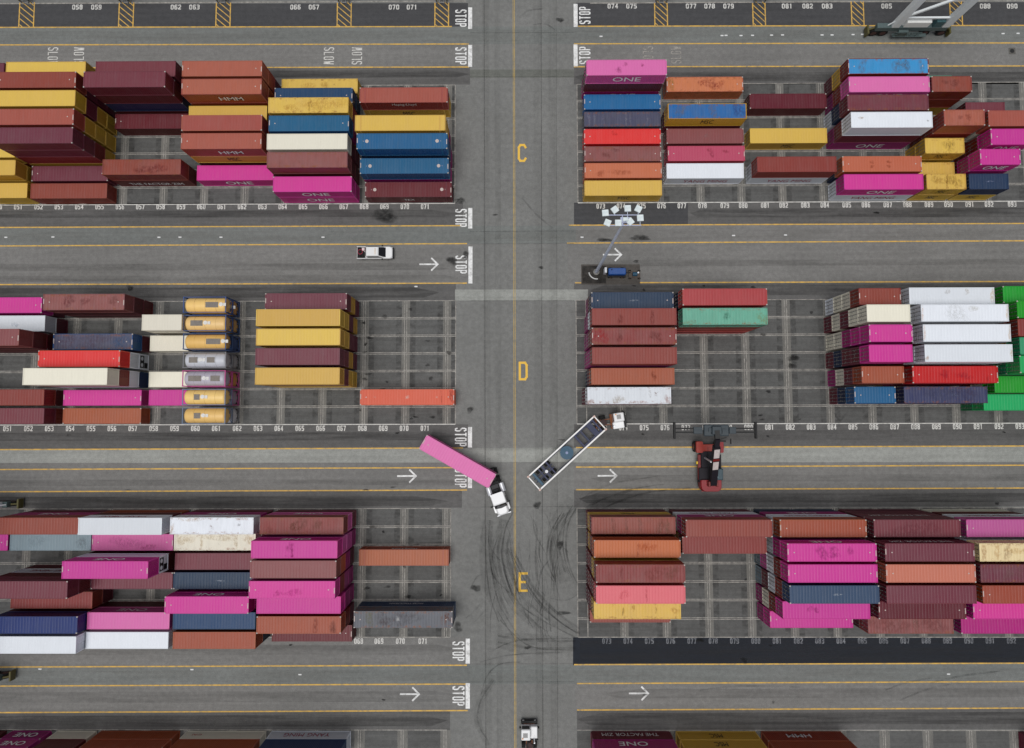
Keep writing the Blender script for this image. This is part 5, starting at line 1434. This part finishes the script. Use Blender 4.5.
m = MB(); m.box(-1.41, -1.40, -.5, .5, .8, 1.5); m.build('grille', m_spd, gt)
for x in (-.95, .95):
    for s in (-1, 1): wheel(gt, x, s*.74, .30, .2, plain((170,140,110), .6))
tp_ = G(634.8, 274.2, .6); o = empty('pump_set', (tp_.x, tp_.y, .056)); tag(o, 'small teal pump on a skid with tan wheels right of the blue generator', 'pump')
m = MB(); m.cyl((-.35, 0, .6), (.35, 0, .6), .32, 16); m.build('motor', m_teal, o)
m = MB(); m.box(-.9, .9, -.5, .5, .2, .3); m.build('skid', plain((84,76,70), .7), o)
m = MB(); m.cyl((.5, .2, .3), (.5, .2, .9), .14, 12); m.build('pipe', m_alu, o)
for x in (-.75, .75):
    for s in (-1, 1): wheel(o, x, s*.62, .22, .15, plain((176,146,116), .6))

# ---------------------------------------------------------------- rubber-tyred gantry cranes
m_crane = paint((222,227,232), .18, .05, .45, name='crane_grey_paint'); m_sill = paint((84,98,98), .55, .08, .55, name='crane_sill_paint')
m_guard = paint((92,88,56), .5, .2, .5, name='yellow_guard_paint')
def gantry(x, y_s, y_n, label, wheels, legs, house=None):
    r = empty('gantry_crane', (x, y_s, .02)); tag(r, label, 'crane', 'gantry cranes straddling the blocks')
    span = y_n-y_s; HT = 20.0
    for yy in (0, span):
        m = MB(); m.cham(min(wheels)-.2, max(wheels)+.2, yy-.42, yy+.42, 1.55, 2.45, .06); m.build('sill_beam', m_sill, r)
        for wx in wheels:
            wheel(r, wx, yy, .78, .72, plain((84,62,60), .6))
        for s, wx in ((-1, min(wheels)), (1, max(wheels))):
            m = MB(); m.cham(min(wx+s*.95, wx+s*1.25), max(wx+s*.95, wx+s*1.25), yy-.75, yy+.75, .35, 1.45, .05); m.beam((wx+s*1.1, yy, 1.2), (wx+s*.3, yy, 1.8), .25, .25); m.build('wheel_guard', m_guard, r)
        for lx_ in legs:
            m = MB(); m.cham(lx_-.62, lx_+.62, yy-.42, yy+.42, 2.45, HT, .08); m.build('leg', m_crane, r)
            m = MB()
            for q_ in (-.9, .9): m.beam((lx_+q_*1.3, yy, 2.45), (lx_+q_*.55, yy, 3.6), .16, .16)
            m.build('leg_gusset', m_crane, r)
        m = MB(); m.beam((legs[0], yy, 4.4), (legs[1], yy, 4.4), .26, .30); m.beam((legs[0]+.3, yy, 4.7), (legs[1], yy, 11.5), .34, .34); m.build('leg_brace', m_crane, r)
        m = MB(); m.cham(legs[0]-.3, legs[1]+.3, yy-.45, yy+.45, HT-1.0, HT, .06); m.build('portal_beam', m_crane, r)
    for lx_ in legs:
        m = MB(); m.cham(lx_-.55, lx_+.55, -.8, span+.8, HT+.0, HT+1.5, .08); m.build('girder', m_crane, r)
    m = MB(); m.cham(legs[0]-.9, legs[1]+.9, span*.55-2.2, span*.55+2.2, HT+1.5, HT+3.6, .1); m.build('trolley', m_crane, r)
    m = MB(); m.cham(legs[1]-1.6, legs[1]-.7+1, span*.55-1.2, span*.55+1.0, HT-2.6, HT-.1, .1); m.build('cabin', V_WHITE, r)
    h0 = legs[0]+1.2
    m = MB(); m.cham(h0, h0+3.9, -.40, .55, 2.5, 3.75, .06); m.build('power_house', paint((222,222,218), .35, .08), r)
    m = MB()
    for i in range(5): m.box(h0+i*.9-.9, h0+i*.9-.86, -.95, -.90, .9, 1.95)
    for z in (1.4, 1.9): m.box(h0-.95, h0+3.4, -.95, -.88, z, z+.06)
    m.build('railing', m_sill, r)
    m = MB(); m.box(h0-.9, h0+4.6, -1.0, -.44, .82, .9); m.cham(h0-.4, h0+1.2, -.95, -.45, .9, 2.0, .05); m.build('walkway', m_sill, r)
    m = MB(); m.cham(legs[1]-2.2, legs[1]-.8, -.4, .5, 2.5, 3.9, .05); m.build('cable_reel', plain((70,96,100), .5), r)
    return r
c1 = G(909, 30.5, 1.0)
gantry(c1.x, c1.y, c1.y+26.5, 'pale grey gantry crane with slanted-looking legs at the upper right edge', (-5.7, -4.2, 2.6, 5.3), (-3.05, 4.95))
y2 = G(8, 675.5, 1.0).y; y3 = G(8, 503.5, 1.0).y; c2 = G(20.3, 503.5, 1.0)
gantry(c2.x-6.6, y2, y3, 'gantry crane at the left edge showing only its yellow wheel guards', (-5.7, -4.2, 3.7, 5.4), (-3.6, 4.3))

# ---------------------------------------------------------------- reefer racks whose feet reach into the top of the picture
m_galv = plain((150,150,150), .5, .4, name='galvanised_rack')
def rack(u, label):
    c = G(u, 2.6); r = empty('reefer_rack', (c.x, c.y, .036)); tag(r, label, 'steel rack', 'steel racks along the top edge')
    for x in (-.95, .95):
        for y in (.15, 3.2, 6.4):
            m = MB(); m.box(x-.09, x+.09, y-.09, y+.09, .03, 8.0); m.box(x-.22, x+.22, y-.22, y+.22, 0, .03); m.build('post', m_galv, r)
    for z in (2.7, 5.3, 7.9):
        m = MB(); m.box(-.85, .85, .1, 6.5, z, z+.06)
        m.build('platform', plain((110,110,110), .6, .3), r)
    m = MB()
    for s in (-1, 1): m.beam((s*.35, -.25, .1), (s*.35, 2.6, 2.7), .07, .16)
    for k in range(10): m.box(-.33, .33, -.2+k*.29, .02+k*.29, .15+k*.265, .18+k*.265)
    m.build('stair', m_galv, r)
    m = MB()
    for s in (-1, 1): m.beam((s*.8, -.1, .9), (s*.8, 2.7, 3.6), .06, .06); m.box(s*.8-.04, s*.8+.04, -.14, -.06, .03, .95)
    m.build('handrail', m_guard, r)
for u, w_ in ((27, 'first'), (126.5, 'second'), (223.5, 'third'), (344.5, 'fourth'), (442, 'fifth')):
    rack(u, f'galvanised steel rack beyond the {w_} hatched walkway from the left, top edge')
for u, w_ in ((661, 'first'), (759, 'second')):
    rack(u, f'galvanised steel rack beyond the {w_} hatched walkway right of the avenue')
